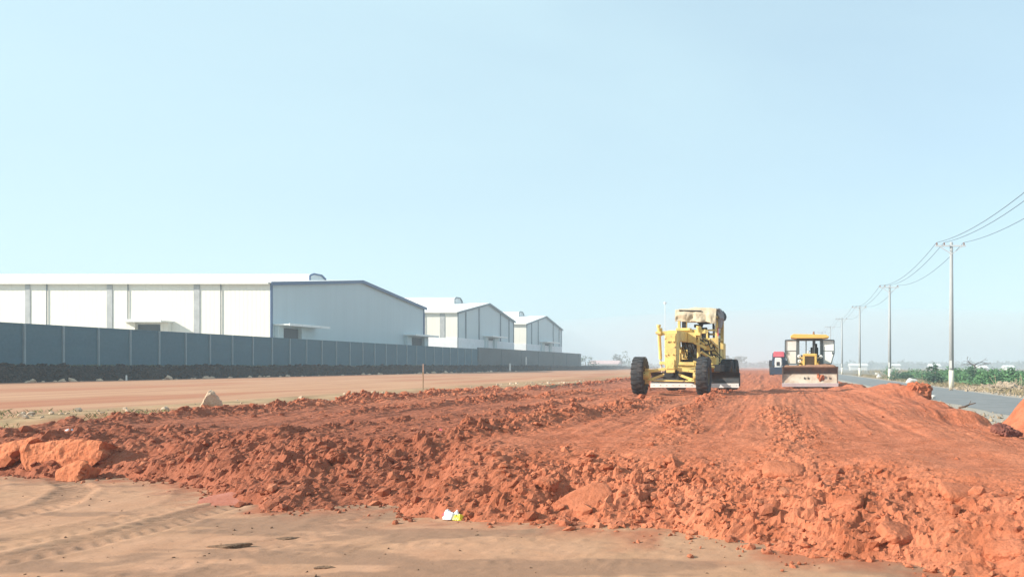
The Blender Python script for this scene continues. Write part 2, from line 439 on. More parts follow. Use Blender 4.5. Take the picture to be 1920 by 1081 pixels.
def soil_tan():
    m, nt, b = newmat('bare_earth'); v = coords(nt, True); L = nt.links.new
    sep = nt.nodes.new('ShaderNodeSeparateXYZ'); L(v, sep.inputs[0])
    nA = noise(nt, v, .25, 5, .6, .5); nB = noise(nt, v, 1.6, 7, .65); nC = noise(nt, v, 18, 6, .7); nD = noise(nt, v, 90, 3, .6)
    base = mixc(nt, ramp(nt, nB, [(.30, 0.0), (.70, 1.0)]), (.405, .207, .120), (.50, .280, .174))
    base = mixc(nt, ramp(nt, nA, [(.38, 0.0), (.62, .65)]), base, (.375, .225, .130))
    # the graded strip further off is pinker with red dust
    mr = N(nt, 'ShaderNodeMapRange'); mr.inputs[1].default_value = 14; mr.inputs[2].default_value = 22; L(sep.outputs[1], mr.inputs[0])
    base = mixc(nt, mr.outputs[0], base, mixc(nt, ramp(nt, noise(nt, coords(nt, True, (1.4, .10, 1)), 1.0, 6, .65), [(.35, 0.0), (.65, 1.0)]), (.385, .190, .110), (.50, .285, .170)))
    # field and verge on the right: dry grass colours
    mx = N(nt, 'ShaderNodeMapRange'); mx.inputs[1].default_value = 4.4; mx.inputs[2].default_value = 5.0; L(sep.outputs[0], mx.inputs[0])
    base = mixc(nt, mx.outputs[0], base, mixc(nt, ramp(nt, nB, [(.35, 0.0), (.65, 1.0)]), (.27, .225, .165), (.18, .15, .10)))
    # stony, weedy margin between the graded strip and the red earth
    ma = N(nt, 'ShaderNodeMapRange'); ma.inputs[1].default_value = -16.9; ma.inputs[2].default_value = -15.8; L(sep.outputs[0], ma.inputs[0])
    mb_ = N(nt, 'ShaderNodeMapRange'); mb_.inputs[1].default_value = -11; mb_.inputs[2].default_value = -12; L(sep.outputs[0], mb_.inputs[0])
    mc = N(nt, 'ShaderNodeMapRange'); mc.inputs[1].default_value = 12.6; mc.inputs[2].default_value = 13.6; L(sep.outputs[1], mc.inputs[0])
    m1 = N(nt, 'ShaderNodeMath', operation='MULTIPLY'); L(ma.outputs[0], m1.inputs[0]); L(mb_.outputs[0], m1.inputs[1])
    m2 = N(nt, 'ShaderNodeMath', operation='MULTIPLY'); L(m1.outputs[0], m2.inputs[0]); L(mc.outputs[0], m2.inputs[1])
    base = mixc(nt, m2.outputs[0], base, mixc(nt, ramp(nt, noise(nt, v, 1.1, 6, .7), [(.40, 0.0), (.60, 1.0)]), (.24, .165, .085), (.47, .31, .175)))
    # compacted, damper earth where tyres have run
    at = nt.nodes.new('ShaderNodeAttribute'); at.attribute_name = 'wear'
    base = mixc(nt, at.outputs['Fac'], base, (.27, .155, .098))
    ad = nt.nodes.new('ShaderNodeAttribute'); ad.attribute_name = 'red_spill'
    base = mixc(nt, ad.outputs['Fac'], base, (.36, .125, .065))
    # factory yard
    mw = N(nt, 'ShaderNodeMapRange'); mw.inputs[1].default_value = -49; mw.inputs[2].default_value = -50; L(sep.outputs[0], mw.inputs[0])
    base = mixc(nt, mw.outputs[0], base, (.28, .25, .21))
    base = mixc(nt, ramp(nt, nC, [(.28, .55), (.42, 0.0)]), base, (.17, .10, .065))
    base = mixc(nt, ramp(nt, nD, [(.62, 0.0), (.75, .3)]), base, (.52, .38, .26))
    L(base, b.inputs['Base Color']); b.inputs['Roughness'].default_value = .95; b.inputs['Specular IOR Level'].default_value = .15
    p = bump(nt, b, nC, .35, .02); bump(nt, b, nD, .3, .006, p)
    return m

def simple_soil(name, c1, c2, c3, s=3.0, bstr=.5):
    m, nt, b = newmat(name); v = coords(nt, True)
    n1 = noise(nt, v, s, 6, .65, .3); n2 = noise(nt, v, s * 9, 5, .7)
    c = mixc(nt, ramp(nt, n1, [(.35, 0.0), (.65, 1.0)]), c1, c2)
    c = mixc(nt, ramp(nt, n2, [(.5, 0.0), (.7, .8)]), c, c3)
    nt.links.new(c, b.inputs['Base Color']); b.inputs['Roughness'].default_value = .95; b.inputs['Specular IOR Level'].default_value = .15
    bump(nt, b, n2, bstr, .04)
    return m

M['soil'] = soil_red(); M['clod'] = soil_red(True); M['tan'] = soil_tan()
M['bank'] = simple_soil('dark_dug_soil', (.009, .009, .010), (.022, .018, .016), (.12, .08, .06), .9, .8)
M['gravel'] = simple_soil('pale_grit', (.34, .30, .25), (.46, .41, .34), (.24, .2, .16), 6)
M['asphalt'] = simple_soil('asphalt', (.18, .19, .19), (.23, .235, .235), (.25, .235, .22), .8, .2)
M['gritbrown'] = simple_soil('brown_grit', (.16, .095, .06), (.24, .15, .095), (.10, .06, .04), 5)
M['palestone'] = simple_soil('pale_stone', (.50, .36, .25), (.62, .48, .35), (.34, .22, .14), 4)
M['slab'] = simple_soil('smooth_red_clay', (.52, .168, .078), (.58, .21, .105), (.38, .115, .055), 2.2, .5)
M['darkclod'] = simple_soil('purple_brown_clay', (.20, .075, .06), (.28, .11, .08), (.14, .05, .04), 4, .7)

# ------------------------------------------------------------------ ground: one sheet to the horizon
TRACKS = ((0.0, 1.0), (.62, .5), (2.1, 1.0), (3.3, .6), (-1.6, .35))
def track_u(X, Y, off):
    cx = np.interp(Y, [3.5, 5.5, 6.8, 8.0, 9.2, 10.5, 12], [-8.2, -6.9, -6.3, -6.05, -6.2, -6.9, -8.6]) - off
    return (X - cx) + .08 * np.sin(Y * 1.7 + off)
def wear_map(X, Y):
    w = np.zeros_like(X)
    for off, dep in TRACKS: w = np.maximum(w, dep * .75 * sstep(.34, .18, np.abs(track_u(X, Y, off))) * np.clip(.7 + 1.6 * fbm(X * 1.3, Y * .9, 55, 4), 0, 1))
    w = np.maximum(w, sstep(.10, .30, fbm(X * .8, Y * 2.2, 57, 4)) * .8)
    return w * (1 - sstep(12, 14, Y)) * (X < 5)
def ground_full(X, Y):
    z = ground_z(X, Y)
    fz, _, d = fill_z(X, Y, False)
    z = np.where(d > .45, np.minimum(z, fz - .45), z)
    near = (1 - sstep(13, 16, Y)) * (1 - sstep(-.2, .3, d))
    z = z + near * (fbm(X * 1.6, Y * 2.2, 33, 3) * .012 + fbm(X * 9, Y * 11, 37, 4) * .007 + sstep(.0, .25, fbm(X * .9, Y * 1.5, 39, 3)) * slabs(X, Y, .10, 38, 1.8) * .012)
    # tyre tracks across the bare earth
    for off, dep in TRACKS:
        u = track_u(X, Y, off)
        band = sstep(.27, .20, np.abs(u))
        tread = (np.sin((Y * 1.0 + np.abs(u) * .9) * 40) > .0) * 1.0
        z = z + near * dep * (band * (-.018 + .014 * tread) + .010 * np.exp(-((np.abs(u) - .32) / .07) ** 2))
    return z

gx = np.concatenate([axis([-.0, (6.0, .030, 1.0), (14, .1, 1.05), (60, .6, 1.12), (1000, 6, 1.35)])])
gl = axis([0.0, (11, .030, 1.0), (13.5, .05, 1.0), (18, .08, 1.05), (46.5, .3, 1.10), (52, .6, 1.0), (1000, 3, 1.3)])
gxs = np.unique(np.concatenate([-gl[::-1], gx]))
gys = np.unique(np.concatenate([axis([-60, (3.4, 2.0, 1.0)]), axis([3.4, (11, .030, 1.0), (13.6, .045, 1.0), (20, .07, 1.03), (80, .3, 1.03), (2600, 2.5, 1.12)])]))
ground, _ = sheet('ground', gxs, gys, ground_full, M['tan'])
tag(ground, kind='structure')
_X, _Y = np.meshgrid(gxs, gys)
_d = fill_geom(_X, _Y)[0]; _r = np.clip(np.exp(-(np.minimum(_d, 0) / .45) ** 2) * np.clip(.45 + 2.2 * fbm(_X * 2.5, _Y * 2.5, 59, 4), 0, 1), 0, .85) * (_Y < 16)
_sp = np.clip(np.exp(-(np.minimum(_d, 0) / 2.6) ** 2) * np.clip(.15 + 2.4 * fbm(_X * .8, _Y * .25, 63, 4), 0, 1), 0, .8) * (_X < -11) * (_Y >= 14)
_st = .55 * sstep(.08, .30, fbm(_X * .45, _Y * .05, 65, 4)) * (_X < -12) * (_X > -46.5) * (_Y > 16)
_r = np.maximum(_r, np.maximum(_sp, _st))
_b = ground.data.attributes.new('red_spill', 'FLOAT', 'POINT'); _b.data.foreach_set('value', _r.ravel().astype(np.float32))
_a = ground.data.attributes.new('wear', 'FLOAT', 'POINT'); _a.data.foreach_set('value', wear_map(_X, _Y).ravel().astype(np.float32))

# ------------------------------------------------------------------ tipped and graded red earth
fx = np.unique(np.concatenate([axis([-17.4, (-13.5, .045, 1.0)]), axis([-13.5, (7.4, .032, 1.0)])]))
fy = axis([2.2, (16.0, .032, 1.0), (460, .034, 1.0065)])
fill, FG = sheet('red_earth_fill', fx, fy, lambda X, Y: fill_z(X, Y)[0], M['soil'], smooth=False,
                 keep=lambda X, Y, Z: (Z > ground_z(X, Y) - .12) | (fill_geom(X, Y)[0] > .3))
tag(fill, kind='structure')
FX, FY, FZ = FG
def top_z(x, y):
    """height of the red earth where something rests on it"""
    x = np.asarray(x, float); y = np.asarray(y, float)
    i = np.clip(np.searchsorted(FX, x) - 1, 0, len(FX) - 2); j = np.clip(np.searchsorted(FY, y) - 1, 0, len(FY) - 2)
    tx = np.clip((x - FX[i]) / (FX[i + 1] - FX[i]), 0, 1); ty = np.clip((y - FY[j]) / (FY[j + 1] - FY[j]), 0, 1)
    zf = (FZ[j, i] * (1 - tx) + FZ[j, i + 1] * tx) * (1 - ty) + (FZ[j + 1, i] * (1 - tx) + FZ[j + 1, i + 1] * tx) * ty
    return np.maximum(zf, ground_z(x, y))

# dug bank in front of the factory wall
def bank_z(X, Y):
    t = (X + 46.9) / -3.0
    h = 1.10 * sstep(0, 1, t * 1.15) * np.interp(Y, [20, 190, 260, 330], [1, 1, .65, .3])
    n = fbm(X * .9, Y * .7, 201, 4)
    r = sstep(-.05, .25, t) * sstep(1.0, .6, t)
    z = .50 + h + fbm(X * .15, Y * .12, 203, 3) * .22 * sstep(0, .6, t) + r * (n * .95 + .14 * slabs(X, Y, .8, 205) + .09 * slabs(X, Y, .4, 207) + .25 * fbm(X * 3.5, Y * 3.0, 209, 3)) + .03 * n
    z = np.where(z > 1.52, 1.52 + (z - 1.52) * .18, z)
    return np.where(X > -46.7, .40, z)
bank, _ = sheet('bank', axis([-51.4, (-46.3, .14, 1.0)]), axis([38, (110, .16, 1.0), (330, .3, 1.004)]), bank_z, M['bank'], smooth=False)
tag(bank, kind='structure')
yard = np_mesh('factory_yard', [(-300, 30, 1.62), (-50.6, 30, 1.62), (-50.6, 330, 1.62), (-300, 330, 1.62)], [(0, 1, 2, 3)], M['gravel'])
tag(yard, kind='structure')

# asphalt road on the right with its gritty margins
def road_strip(name, x0, x1, z, mat, seed, wob, y0=-40, y1=900, step=1.2):
    ys = axis([y0, (60, .5, 1.0), (y1, step, 1.02)])
    a = x0 + fbm(ys * .5, ys * 0, seed, 4) * wob; b = x1 + fbm(ys * .5, ys * 0 + 9, seed + 3, 4) * wob
    n = 7; V = []
    for k in range(n):
        t = k / (n - 1); V.append(np.stack([a + (b - a) * t, ys, np.full_like(ys, z)], -1))
    V = np.stack(V, 1); idx = np.arange(len(ys) * n).reshape(len(ys), n)
    F = np.stack([idx[:-1, :-1], idx[:-1, 1:], idx[1:, 1:], idx[1:, :-1]], -1).reshape(-1, 4)
    return tag(np_mesh(name, V.reshape(-1, 3), F, mat), kind='structure')
road_strip('road_shoulder', 6.9, 15.0, -.256, M['gravel'], 301, .9)
road_strip('road', 8.7, 14.0, -.250, M['asphalt'], 311, .25)

# ------------------------------------------------------------------ clods
def rock_proto(seed, sub=2, planes=14, squash=(1, 1, 1), nz=.08):
    rng = np.random.default_rng(seed)
    bm = bmesh.new(); bmesh.ops.create_icosphere(bm, subdivisions=sub, radius=1.0)
    V = np.array([v.co[:] for v in bm.verts]); F = np.array([[v.index for v in f.verts] for f in bm.faces]); bm.free()
    n = rng.normal(size=(planes, 3)); n /= np.linalg.norm(n, axis=1)[:, None]
    dk = rng.uniform(.55, 1.0, planes)
    dots = V @ n.T
    r = np.min(np.where(dots > .08, dk[None] / np.maximum(dots, .08), 9), axis=1)
    r = np.minimum(r, 1.25)
    P = V * r[:, None]
    P += nz * np.stack([fbm(P[:, 0] * 3 + 9 * k, P[:, 1] * 3 + P[:, 2] * 2.3, seed + k, 3) for k in range(3)], -1)
    return P * np.array(squash), F

def clod_field(name, pts, sizes, mat, seed, sink=.25, sub=1):
    rng = np.random.default_rng(seed)
    protos = [rock_proto(seed * 50 + k, sub, rng.integers(7, 14), (rng.uniform(.8, 1.3), rng.uniform(.7, 1.1), rng.uniform(.5, .95)), .12) for k in range(14)]
    nv, nf = len(protos[0][0]), len(protos[0][1])
    n = len(pts); V = np.empty((n, nv, 3), np.float32); F = np.empty((n, nf, 3), np.int32)
    for k in range(n):
        P, f = protos[rng.integers(14)]
        q = Euler((rng.uniform(-.6, .6), rng.uniform(-.6, .6), rng.uniform(0, 6.28))).to_matrix()
        V[k] = (P @ np.array(q).T) * sizes[k] + pts[k] + np.array([0, 0, sizes[k] * (.5 - sink)])
        F[k] = f + k * nv
    o = np_mesh(name, V.reshape(-1, 3), F.reshape(-1, 3), mat, False)
    return tag(o, kind='stuff')

rng = np.random.default_rng(11)
def scatter(n, x0, x1, y0, y1, dens):
    X = rng.uniform(x0, x1, n * 6); Y = y0 + (y1 - y0) * rng.uniform(0, 1, n * 6) ** 1.25
    p = dens(X, Y); k = rng.uniform(0, 1, len(X)) < p
    return X[k][:n], Y[k][:n]
def dens_fill(X, Y):
    _, r, d = fill_z(X, Y, False)
    return np.where(d > -.1, np.clip(r * 1.15 - .16, .008, 1), 0)
X, Y = scatter(19000, -16.4, 5.6, 3.2, 34, dens_fill)
sz = np.clip(rng.lognormal(-4.0, .62, len(X)), .010, .10) * np.where(X > -1, .85, 1)
clod_field('loose_soil_clods', np.stack([X, Y, top_z(X, Y)], -1), sz, M['clod'], 3, .42)
# crumbs rolled out over the bare earth just ahead of the toe
def dens_toe(X, Y):
    d = fill_geom(X, Y)[0]; return np.where(d < .25, np.exp(-(np.minimum(d, 0) / .28) ** 2), 0)
X, Y = scatter(2600, -13.5, 4.5, 3.4, 15, dens_toe)
sz = np.clip(rng.lognormal(-4.1, .55, len(X)), .006, .06)
clod_field('soil_crumbs', np.stack([X, Y, top_z(X, Y)], -1), sz, M['clod'], 5)
# windrows further out
def dens_wind(X, Y):
    _, r, d = fill_z(X, Y, False); return np.where((d > 0) & (r > .30), r, 0)
X, Y = scatter(2200, -16.4, 5.4, 22, 110, dens_wind)
sz = np.clip(rng.lognormal(-3.0, .5, len(X)), .025, .15)
clod_field('windrow_clods', np.stack([X, Y, top_z(X, Y)], -1), sz, M['clod'], 8)
# pale gravel and dry spoil along the left margin of the fill
def dens_left(X, Y):
    d = fill_geom(X, Y)[0]; return np.where((d < .2) & (d > -3.6) & (X < -12.0), .05 + .85 * (fbm(X * .7, Y * .22, 401, 3) > .20), 0)
X, Y = scatter(300, -18, -12, 13, 62, dens_left)
sz = np.clip(rng.lognormal(-3.3, .6, len(X)), .012, .11)
clod_field('pale_gravel', np.stack([X, Y, top_z(X, Y)], -1), sz, M['palestone'], 6)
# small pieces along the foot of the bank
X = rng.uniform(-47.2, -45.2, 150); Y = 44 + 106 * rng.uniform(0, 1, 150) ** 1.5
clod_field('bank_rubble', np.stack([X, Y, np.full(150, .5)], -1), np.clip(rng.lognormal(-2.2, .6, 150), .04, .35), M['palestone'], 9)
# lumps and roots hanging on the bank
X = rng.uniform(-49.6, -47.0, 2600); Y = 42 + 130 * rng.uniform(0, 1, 2600) ** 1.3
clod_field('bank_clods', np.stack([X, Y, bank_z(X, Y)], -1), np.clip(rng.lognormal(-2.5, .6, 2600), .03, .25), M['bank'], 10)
# bits on the bare earth in front
X = rng.uniform(-11, 2, 420); Y = rng.uniform(4.2, 11, 420); k = fill_geom(X, Y)[0] < -.2; X, Y = X[k], Y[k]
clod_field('scattered_grit', np.stack([X, Y, ground_full(X, Y)], -1), np.clip(rng.lognormal(-4.8, .45, len(X)), .004, .02), M['gritbrown'], 12)

# ------------------------------------------------------------------ single lumps one can point to
def lump(name, label, cat, loc, dims, rot, seed, mat, planes=11, sub=4, nz=.07, group=None, boxy=None, taper=0.0):
    P, F = rock_proto(seed, sub, planes, (1, 1, 1), 0)
    if boxy:
        Q = np.sign(P) * np.abs(P / np.linalg.norm(P, axis=1)[:, None]) ** boxy; Q /= np.abs(Q).max(axis=0); P = .85 * Q + .15 * P
    P[:, :2] *= (1 - taper * P[:, 2:3])
    P = P * np.array(dims)
    nrm = P / (np.linalg.norm(P, axis=1)[:, None] + 1e-6)
    q = P * 2.2 / max(dims)
    dsp = fbm(q[:, 0] * 2.5 + 3, q[:, 1] * 2.5 + q[:, 2] * 1.9, seed, 5, .55) * nz * min(dims) * 2.5
    dsp += (slabs(P[:, 0] + P[:, 2] * .5, P[:, 1] - P[:, 2] * .6, max(dims) * .4, seed) - .3) * nz * min(dims) * .9
    P = P + nrm * dsp[:, None]
    o = np_mesh(name, P, F, mat, True)
    o.location = loc; o.rotation_euler = rot
    me = o.data
    try: me.set_sharp_from_angle(angle=R(35))
    except Exception: pass
    return tag(o, label, cat, group)

def on_soil(px, py, zguess=.5, dz=0.0):
    Y = (CAMZ - zguess) * FPX / (py - 685); X = (px - 1450) / FPX * Y
    return (X, Y, float(top_z(X, Y)) + dz)
# slabs and rocks
def slab(label, cat, outline, thick, lean, seed, amp=.03):
    """broken plate: its outline (metres, x and z about its foot) with real thickness, rough on every face"""
    (x0, y0, z0), pts = outline
    bm = bmesh.new(); a = [bm.verts.new((x, 0, z)) for x, z in pts]; b = [bm.verts.new((x * .97, thick, z * .96)) for x, z in pts]
    n = len(pts); bm.faces.new(a); bm.faces.new(b[::-1])
    for k in range(n): bm.faces.new((a[k], b[k], b[(k + 1) % n], a[(k + 1) % n]))
    bmesh.ops.triangulate(bm, faces=bm.faces[:])
    for _ in range(6):
        es = [e for e in bm.edges if e.calc_length() > .035]
        if es: bmesh.ops.subdivide_edges(bm, edges=es, cuts=1); bmesh.ops.triangulate(bm, faces=[f for f in bm.faces if len(f.verts) > 3])
    bmesh.ops.recalc_face_normals(bm, faces=bm.faces); bm.normal_update()
    P = np.array([v.co[:] for v in bm.verts]); Nn = np.array([v.normal[:] for v in bm.verts])
    d = amp * (1.2 * fbm(P[:, 0] * 3.5 + P[:, 1] * 2, P[:, 2] * 3.5 - P[:, 1] * 2, seed, 5, .55) + 1.1 * (slabs(P[:, 0] + P[:, 1], P[:, 2] - P[:, 1], .22, seed) - .3) + .5 * fbm(P[:, 0] * 22 + P[:, 1] * 9, P[:, 2] * 22, seed + 3, 3))
    bulge = .05 * np.clip(1 - ((P[:, 2] - .22) / .3) ** 2, 0, 1) * (P[:, 1] < .02)
    for v, q, m_, k, bu in zip(bm.verts, P, Nn, d, bulge): v.co = Vector(q) + Vector(m_) * (k + bu)
    me = bpy.data.meshes.new('soil_slab'); bm.to_mesh(me); bm.free(); me.materials.append(M['slab'])
    o = link_mesh('soil_slab', me); o.location = (x0, y0, z0); o.rotation_euler = (R(lean), 0, 0)
    return tag(o, label, cat)
def outline_px(pts, Y, foot):
    x0 = sum(p[0] for p in pts) / len(pts); s_ = Y / FPX
    return ((x0 - 1450) * s_, Y, CAMZ - (foot - 685) * s_), [((px - x0) * s_, (foot - py) * s_) for px, py in pts][::-1]
slab('large smooth orange clay slab standing on edge at the foot of the red earth', 'clay slab',
     outline_px([(37, 840), (58, 833), (82, 826), (107, 821), (142, 822), (177, 825), (171, 835), (182, 847), (181, 860), (170, 872), (150, 882), (100, 886), (52, 880), (38, 858)], 11.70, 884), .34, -17, 21)
slab('pinkish clay slab leaning at the left edge of the picture beside a dark gap', 'clay slab',
     outline_px([(-70, 850), (-30, 838), (10, 828), (48, 820), (38, 829), (25, 843), (16, 858), (9, 872), (-30, 880), (-70, 878)], 11.75, 878), .40, -22, 22)
slab('small orange clay block lying in front of the large smooth clay slab', 'clay block',
     outline_px([(106, 884), (122, 874), (140, 866), (154, 870), (150, 883), (148, 897), (128, 901), (105, 899)], 11.28, 899), .26, -20, 23, .02)
p = on_soil(393, 765, .62)
lump('pale_rock', 'pale pointed rock standing on the edge of the graded strip', 'rock', (p[0], p[1], p[2] + .12), (.22, .18, .29), (R(6), R(6), R(30)), 27, M['palestone'], 9, 5, .07, taper=.32)
# broken plates in the red earth
for px, py, zg, dims, rot, sd, lab in (
    (1092, 912, .30, (.32, .20, .075), (R(30), R(-22), R(24)), 31, 'tilted red clay plate with a black gap under it at mid slope'),
    (1193, 892, .36, (.075, .05, .13), (R(-8), R(10), R(20)), 33, 'small upright clay chip standing right of the tilted plate'),
    (1470, 893, .34, (.25, .17, .055), (R(20), R(6), R(-8)), 35, 'broad flat red clay plate right of the upright chip'),
    (1800, 955, .22, (.20, .16, .05), (R(22), R(8), R(14)), 37, 'red clay plate with cracked edges near the right edge of the picture'),
    (1885, 1030, .14, (.17, .13, .05), (R(18), R(-6), R(-14)), 39, 'red clay plate lying lowest near the bottom right corner'),
    (1685, 1000, .14, (.19, .15, .06), (R(22), R(10), R(34)), 43, 'reddish clay plate above the tan toe at lower right'),
    (1590, 960, .20, (.16, .13, .06), (R(20), R(-12), R(-20)), 45, 'small red clay plate between the broad plate and the lower right corner'),
    (1022, 925, .18, (.14, .10, .08), (R(16), R(8), R(-20)), 46, 'rounded red lump at the toe below the tilted plate'),
    (640, 850, .48, (.17, .13, .11), (R(12), R(26), R(40)), 47, 'reddish brown clod jutting from the crest left of centre')):
    p = on_soil(px, py, zg)
    lump('soil_plate', lab, 'clay plate', (p[0], p[1], p[2] + dims[2] * .10), dims, rot, sd, M['soil'], 9, 5, .10, boxy=.55)
lump('soil_block', 'square red earth block topping the windrow beside the asphalt road', 'earth block', (4.78, 26.4, .72), (.40, .34, .30), (R(4), R(4), R(12)), 51, M['soil'], 9, 5, .12, boxy=.5)
p = on_soil(1888, 818, .42)
lump('dark_clod', 'purple brown clod heap under the red mound at the right edge', 'clod', (p[0], p[1], p[2] + .08), (.23, .17, .12), (0, R(10), R(20)), 53, M['darkclod'], 10, 5, .16)
lump('mud_crust', 'flat pinkish crust of wet mud spreading over the bare earth at the toe', 'mud crust', (-6.10, 9.50, .055), (.50, .42, .05), (R(7), 0, R(8)), 55, simple_soil('wet_red_mud', (.33, .115, .070), (.40, .16, .115), (.25, .08, .05), 3, .2), 12, 4, .05)
for px, py, dims, lab in ((440, 1023, (.19, .08, .032), 'largest dark mud pat on the bare earth'),
                          (540, 1007, (.10, .05, .012), 'thin dark mud pat right of the largest pat'),
                          (612, 1062, (.075, .04, .014), 'small dark mud pat nearest the bottom edge'),
                          (655, 942, (.24, .10, .03), 'torn dark clay flake beside the toe of the red earth')):
    Y = CAMZ * FPX / (py - 685); X = (px - 1450) / FPX * Y
    lump('mud_pat', lab, 'mud pat', (X, Y, float(ground_full(np.array([X]), np.array([Y]))[0]) + .004), dims, (0, 0, rng.uniform(-.2, .2)), 60 + px % 7, M['gritbrown'], 12, 4, .25)

# litter
def crumple(name, mat, parent, c, dims, seed, n=26):
    u = np.linspace(-1, 1, n); U, Vv = np.meshgrid(u, u)
    r = np.maximum(np.abs(U), np.abs(Vv)) / (np.sqrt(U * U + Vv * Vv) + 1e-6)
    x = U * r ** .3; y = Vv * r ** .3
    h = np.sqrt(np.clip(1 - .95 * (x * x + y * y) * .5, 0, 1)) * (.75 + .8 * fbm(x * 1.5, y * 1.5, seed, 4, .5))
    h = h * sstep(1.0, .55, np.maximum(np.abs(U), np.abs(Vv)))
    P = np.stack([x * dims[0] * (1 + .5 * fbm(y * 2, x, seed + 3, 2)), y * dims[1] * (1 + .5 * fbm(x * 2, y, seed + 5, 2)), h * dims[2] + .004], -1).reshape(-1, 3) + np.array(c)
    idx = np.arange(n * n).reshape(n, n)
    F = np.stack([idx[:-1, :-1], idx[:-1, 1:], idx[1:, 1:], idx[1:, :-1]], -1).reshape(-1, 4)
    return np_mesh(name, P, F, mat, False, parent)
M['bagwhite'] = plain('white_plastic', (.85, .85, .85), .35); M['bagyellow'] = plain('yellow_plastic', (.85, .72, .04), .35); M['bagred'] = plain('red_plastic', (.65, .04, .08), .35)
p = on_soil(851, 949, .13)
t = tag(empty('plastic_bag', (p[0], p[1], p[2]), R(-12)), 'crumpled white and yellow plastic bag on the toe of the red earth', 'plastic bag')
crumple('white_film', M['bagwhite'], t, (-.03, 0, 0), (.085, .07, .085), 5); crumple('yellow_film', M['bagyellow'], t, (.07, -.03, -.005), (.06, .05, .06), 9)
crumple('red_film', M['bagred'], t, (-.105, .01, .03), (.03, .03, .035), 12)
p = on_soil(824, 815, .60)
t = tag(empty('food_wrapper', p), 'tiny red and yellow wrapper lying on the red earth', 'wrapper')
crumple('red_film', M['bagred'], t, (-.01, .02, .02), (.05, .04, .06), 15); crumple('yellow_film', M['bagyellow'], t, (.02, -.03, 0), (.04, .04, .04), 18)
p = on_soil(131, 812, .50)
t = crumple('paper_scrap', plain('grey_paper', (.60, .62, .66), .6), None, (0, 0, 0), (.09, .07, .07), 25); t.location = p
tag(t, 'pale grey scrap lying above the large smooth clay slab', 'scrap')

# survey stakes
def stake(name, label, loc, h, w, mats, lean=0.0):
    t = tag(empty(name, loc), label, 'stake'); t.rotation_euler = (R(1), lean, .4)
    MB().box((0, 0, h * .34), (w, w * .6, h * .70)).build('shaft', mats[0], t, .003)
    MB().box((0, 0, h * .845), (w * 1.03, w * .63, h * .31), taper=(.8, .8)).build('painted_tip', mats[1], t, .003)
M['wood'] = paint('raw_wood', (.62, .40, .24), dirt=(.35, .2, .12), amount=.5, rough=.8, scale=6)
stake('survey_stake', 'thin wooden survey stake standing at the edge of the red earth', (-15.25, 35, float(top_z(-15.25, 35))), 1.12, .052, (M['wood'], plain('pale_orange', (.75, .48, .36))))
stake('survey_stake', 'short white marker stake on the bank before the brownish wall', (-46.2, 141, .75), 1.25, .3, (M['white'], M['white']))
stake('survey_stake', 'tall white marker post against the far brownish wall', (-49.8, 162, 1.62), 1.75, .26, (M['white'], M['white']))
stake('survey_stake', 'tiny white peg at the foot of the dark bank', (-46.2, 57.4, .5), .42, .09, (M['white'], M['white']))

# ------------------------------------------------------------------ factory halls
def cladding(name, c, period=.5, seam=.5, strength=.15, stain=.25):
    m, nt, b = newmat(name); v = coords(nt); L = nt.links.new
    sep = nt.nodes.new('ShaderNodeSeparateXYZ'); L(v, sep.inputs[0])
    ad = N(nt, 'ShaderNodeMath', operation='ADD'); L(sep.outputs[0], ad.inputs[0]); L(sep.outputs[1], ad.inputs[1])
    mu = N(nt, 'ShaderNodeMath', operation='MULTIPLY'); L(ad.outputs[0], mu.inputs[0]); mu.inputs[1].default_value = 6.2832 / period
    sn = N(nt, 'ShaderNodeMath', operation='SINE'); L(mu.outputs[0], sn.inputs[0])
    mp = nt.nodes.new('ShaderNodeMapping'); mp.inputs['Scale'].default_value = (.9, .9, .12); L(v, mp.inputs[0])
    n1 = noise(nt, mp.outputs[0], .8, 6, .6)
    col = mixc(nt, ramp(nt, n1, [(.42, 0.0), (.75, stain)]), c, tuple(x * .80 for x in c))
    col = mixc(nt, ramp(nt, noise(nt, v, .12, 3, .5), [(.3, .10), (.7, 0.0)]), col, tuple(x * .85 for x in c))
    mu2 = N(nt, 'ShaderNodeMath', operation='FRACT'); sc2 = N(nt, 'ShaderNodeMath', operation='MULTIPLY'); L(ad.outputs[0], sc2.inputs[0]); sc2.inputs[1].default_value = .5; L(sc2.outputs[0], mu2.inputs[0])
    col = mixc(nt, ramp(nt, mu2.outputs[0], [(.04, seam), (.07, 0.0)]), col, tuple(x * .62 for x in c))
    L(col, b.inputs['Base Color']); b.inputs['Roughness'].default_value = .5
    bump(nt, b, sn.outputs[0], strength, .03)
    return m
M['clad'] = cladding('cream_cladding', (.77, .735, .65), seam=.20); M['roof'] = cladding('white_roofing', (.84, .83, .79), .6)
M['gableshade'] = cladding('shaded_cladding', (.49, .585, .60), seam=.10); M['basewall'] = paint('white_plaster', (.78, .79, .80), dirt=(.6, .6, .6), amount=.3, rough=.8, scale=.2, bmp=0)  # gable cladding: the cream wall's shade painted in as blue grey
M['bluetrim'] = plain('blue_trim', (.045, .10, .22), .45); M['greytrim'] = plain('grey_blue_trim', (.14, .18, .21), .5)
M['daylight'] = paint('daylight_sheet', (.34, .345, .34), dirt=(.55, .55, .54), amount=.7, rough=.4, scale=.9, bmp=0)
M['opening'] = plain('dark_opening', (.010, .018, .025), .6); M['pipe'] = plain('downpipe_grey', (.13, .15, .16), .5)

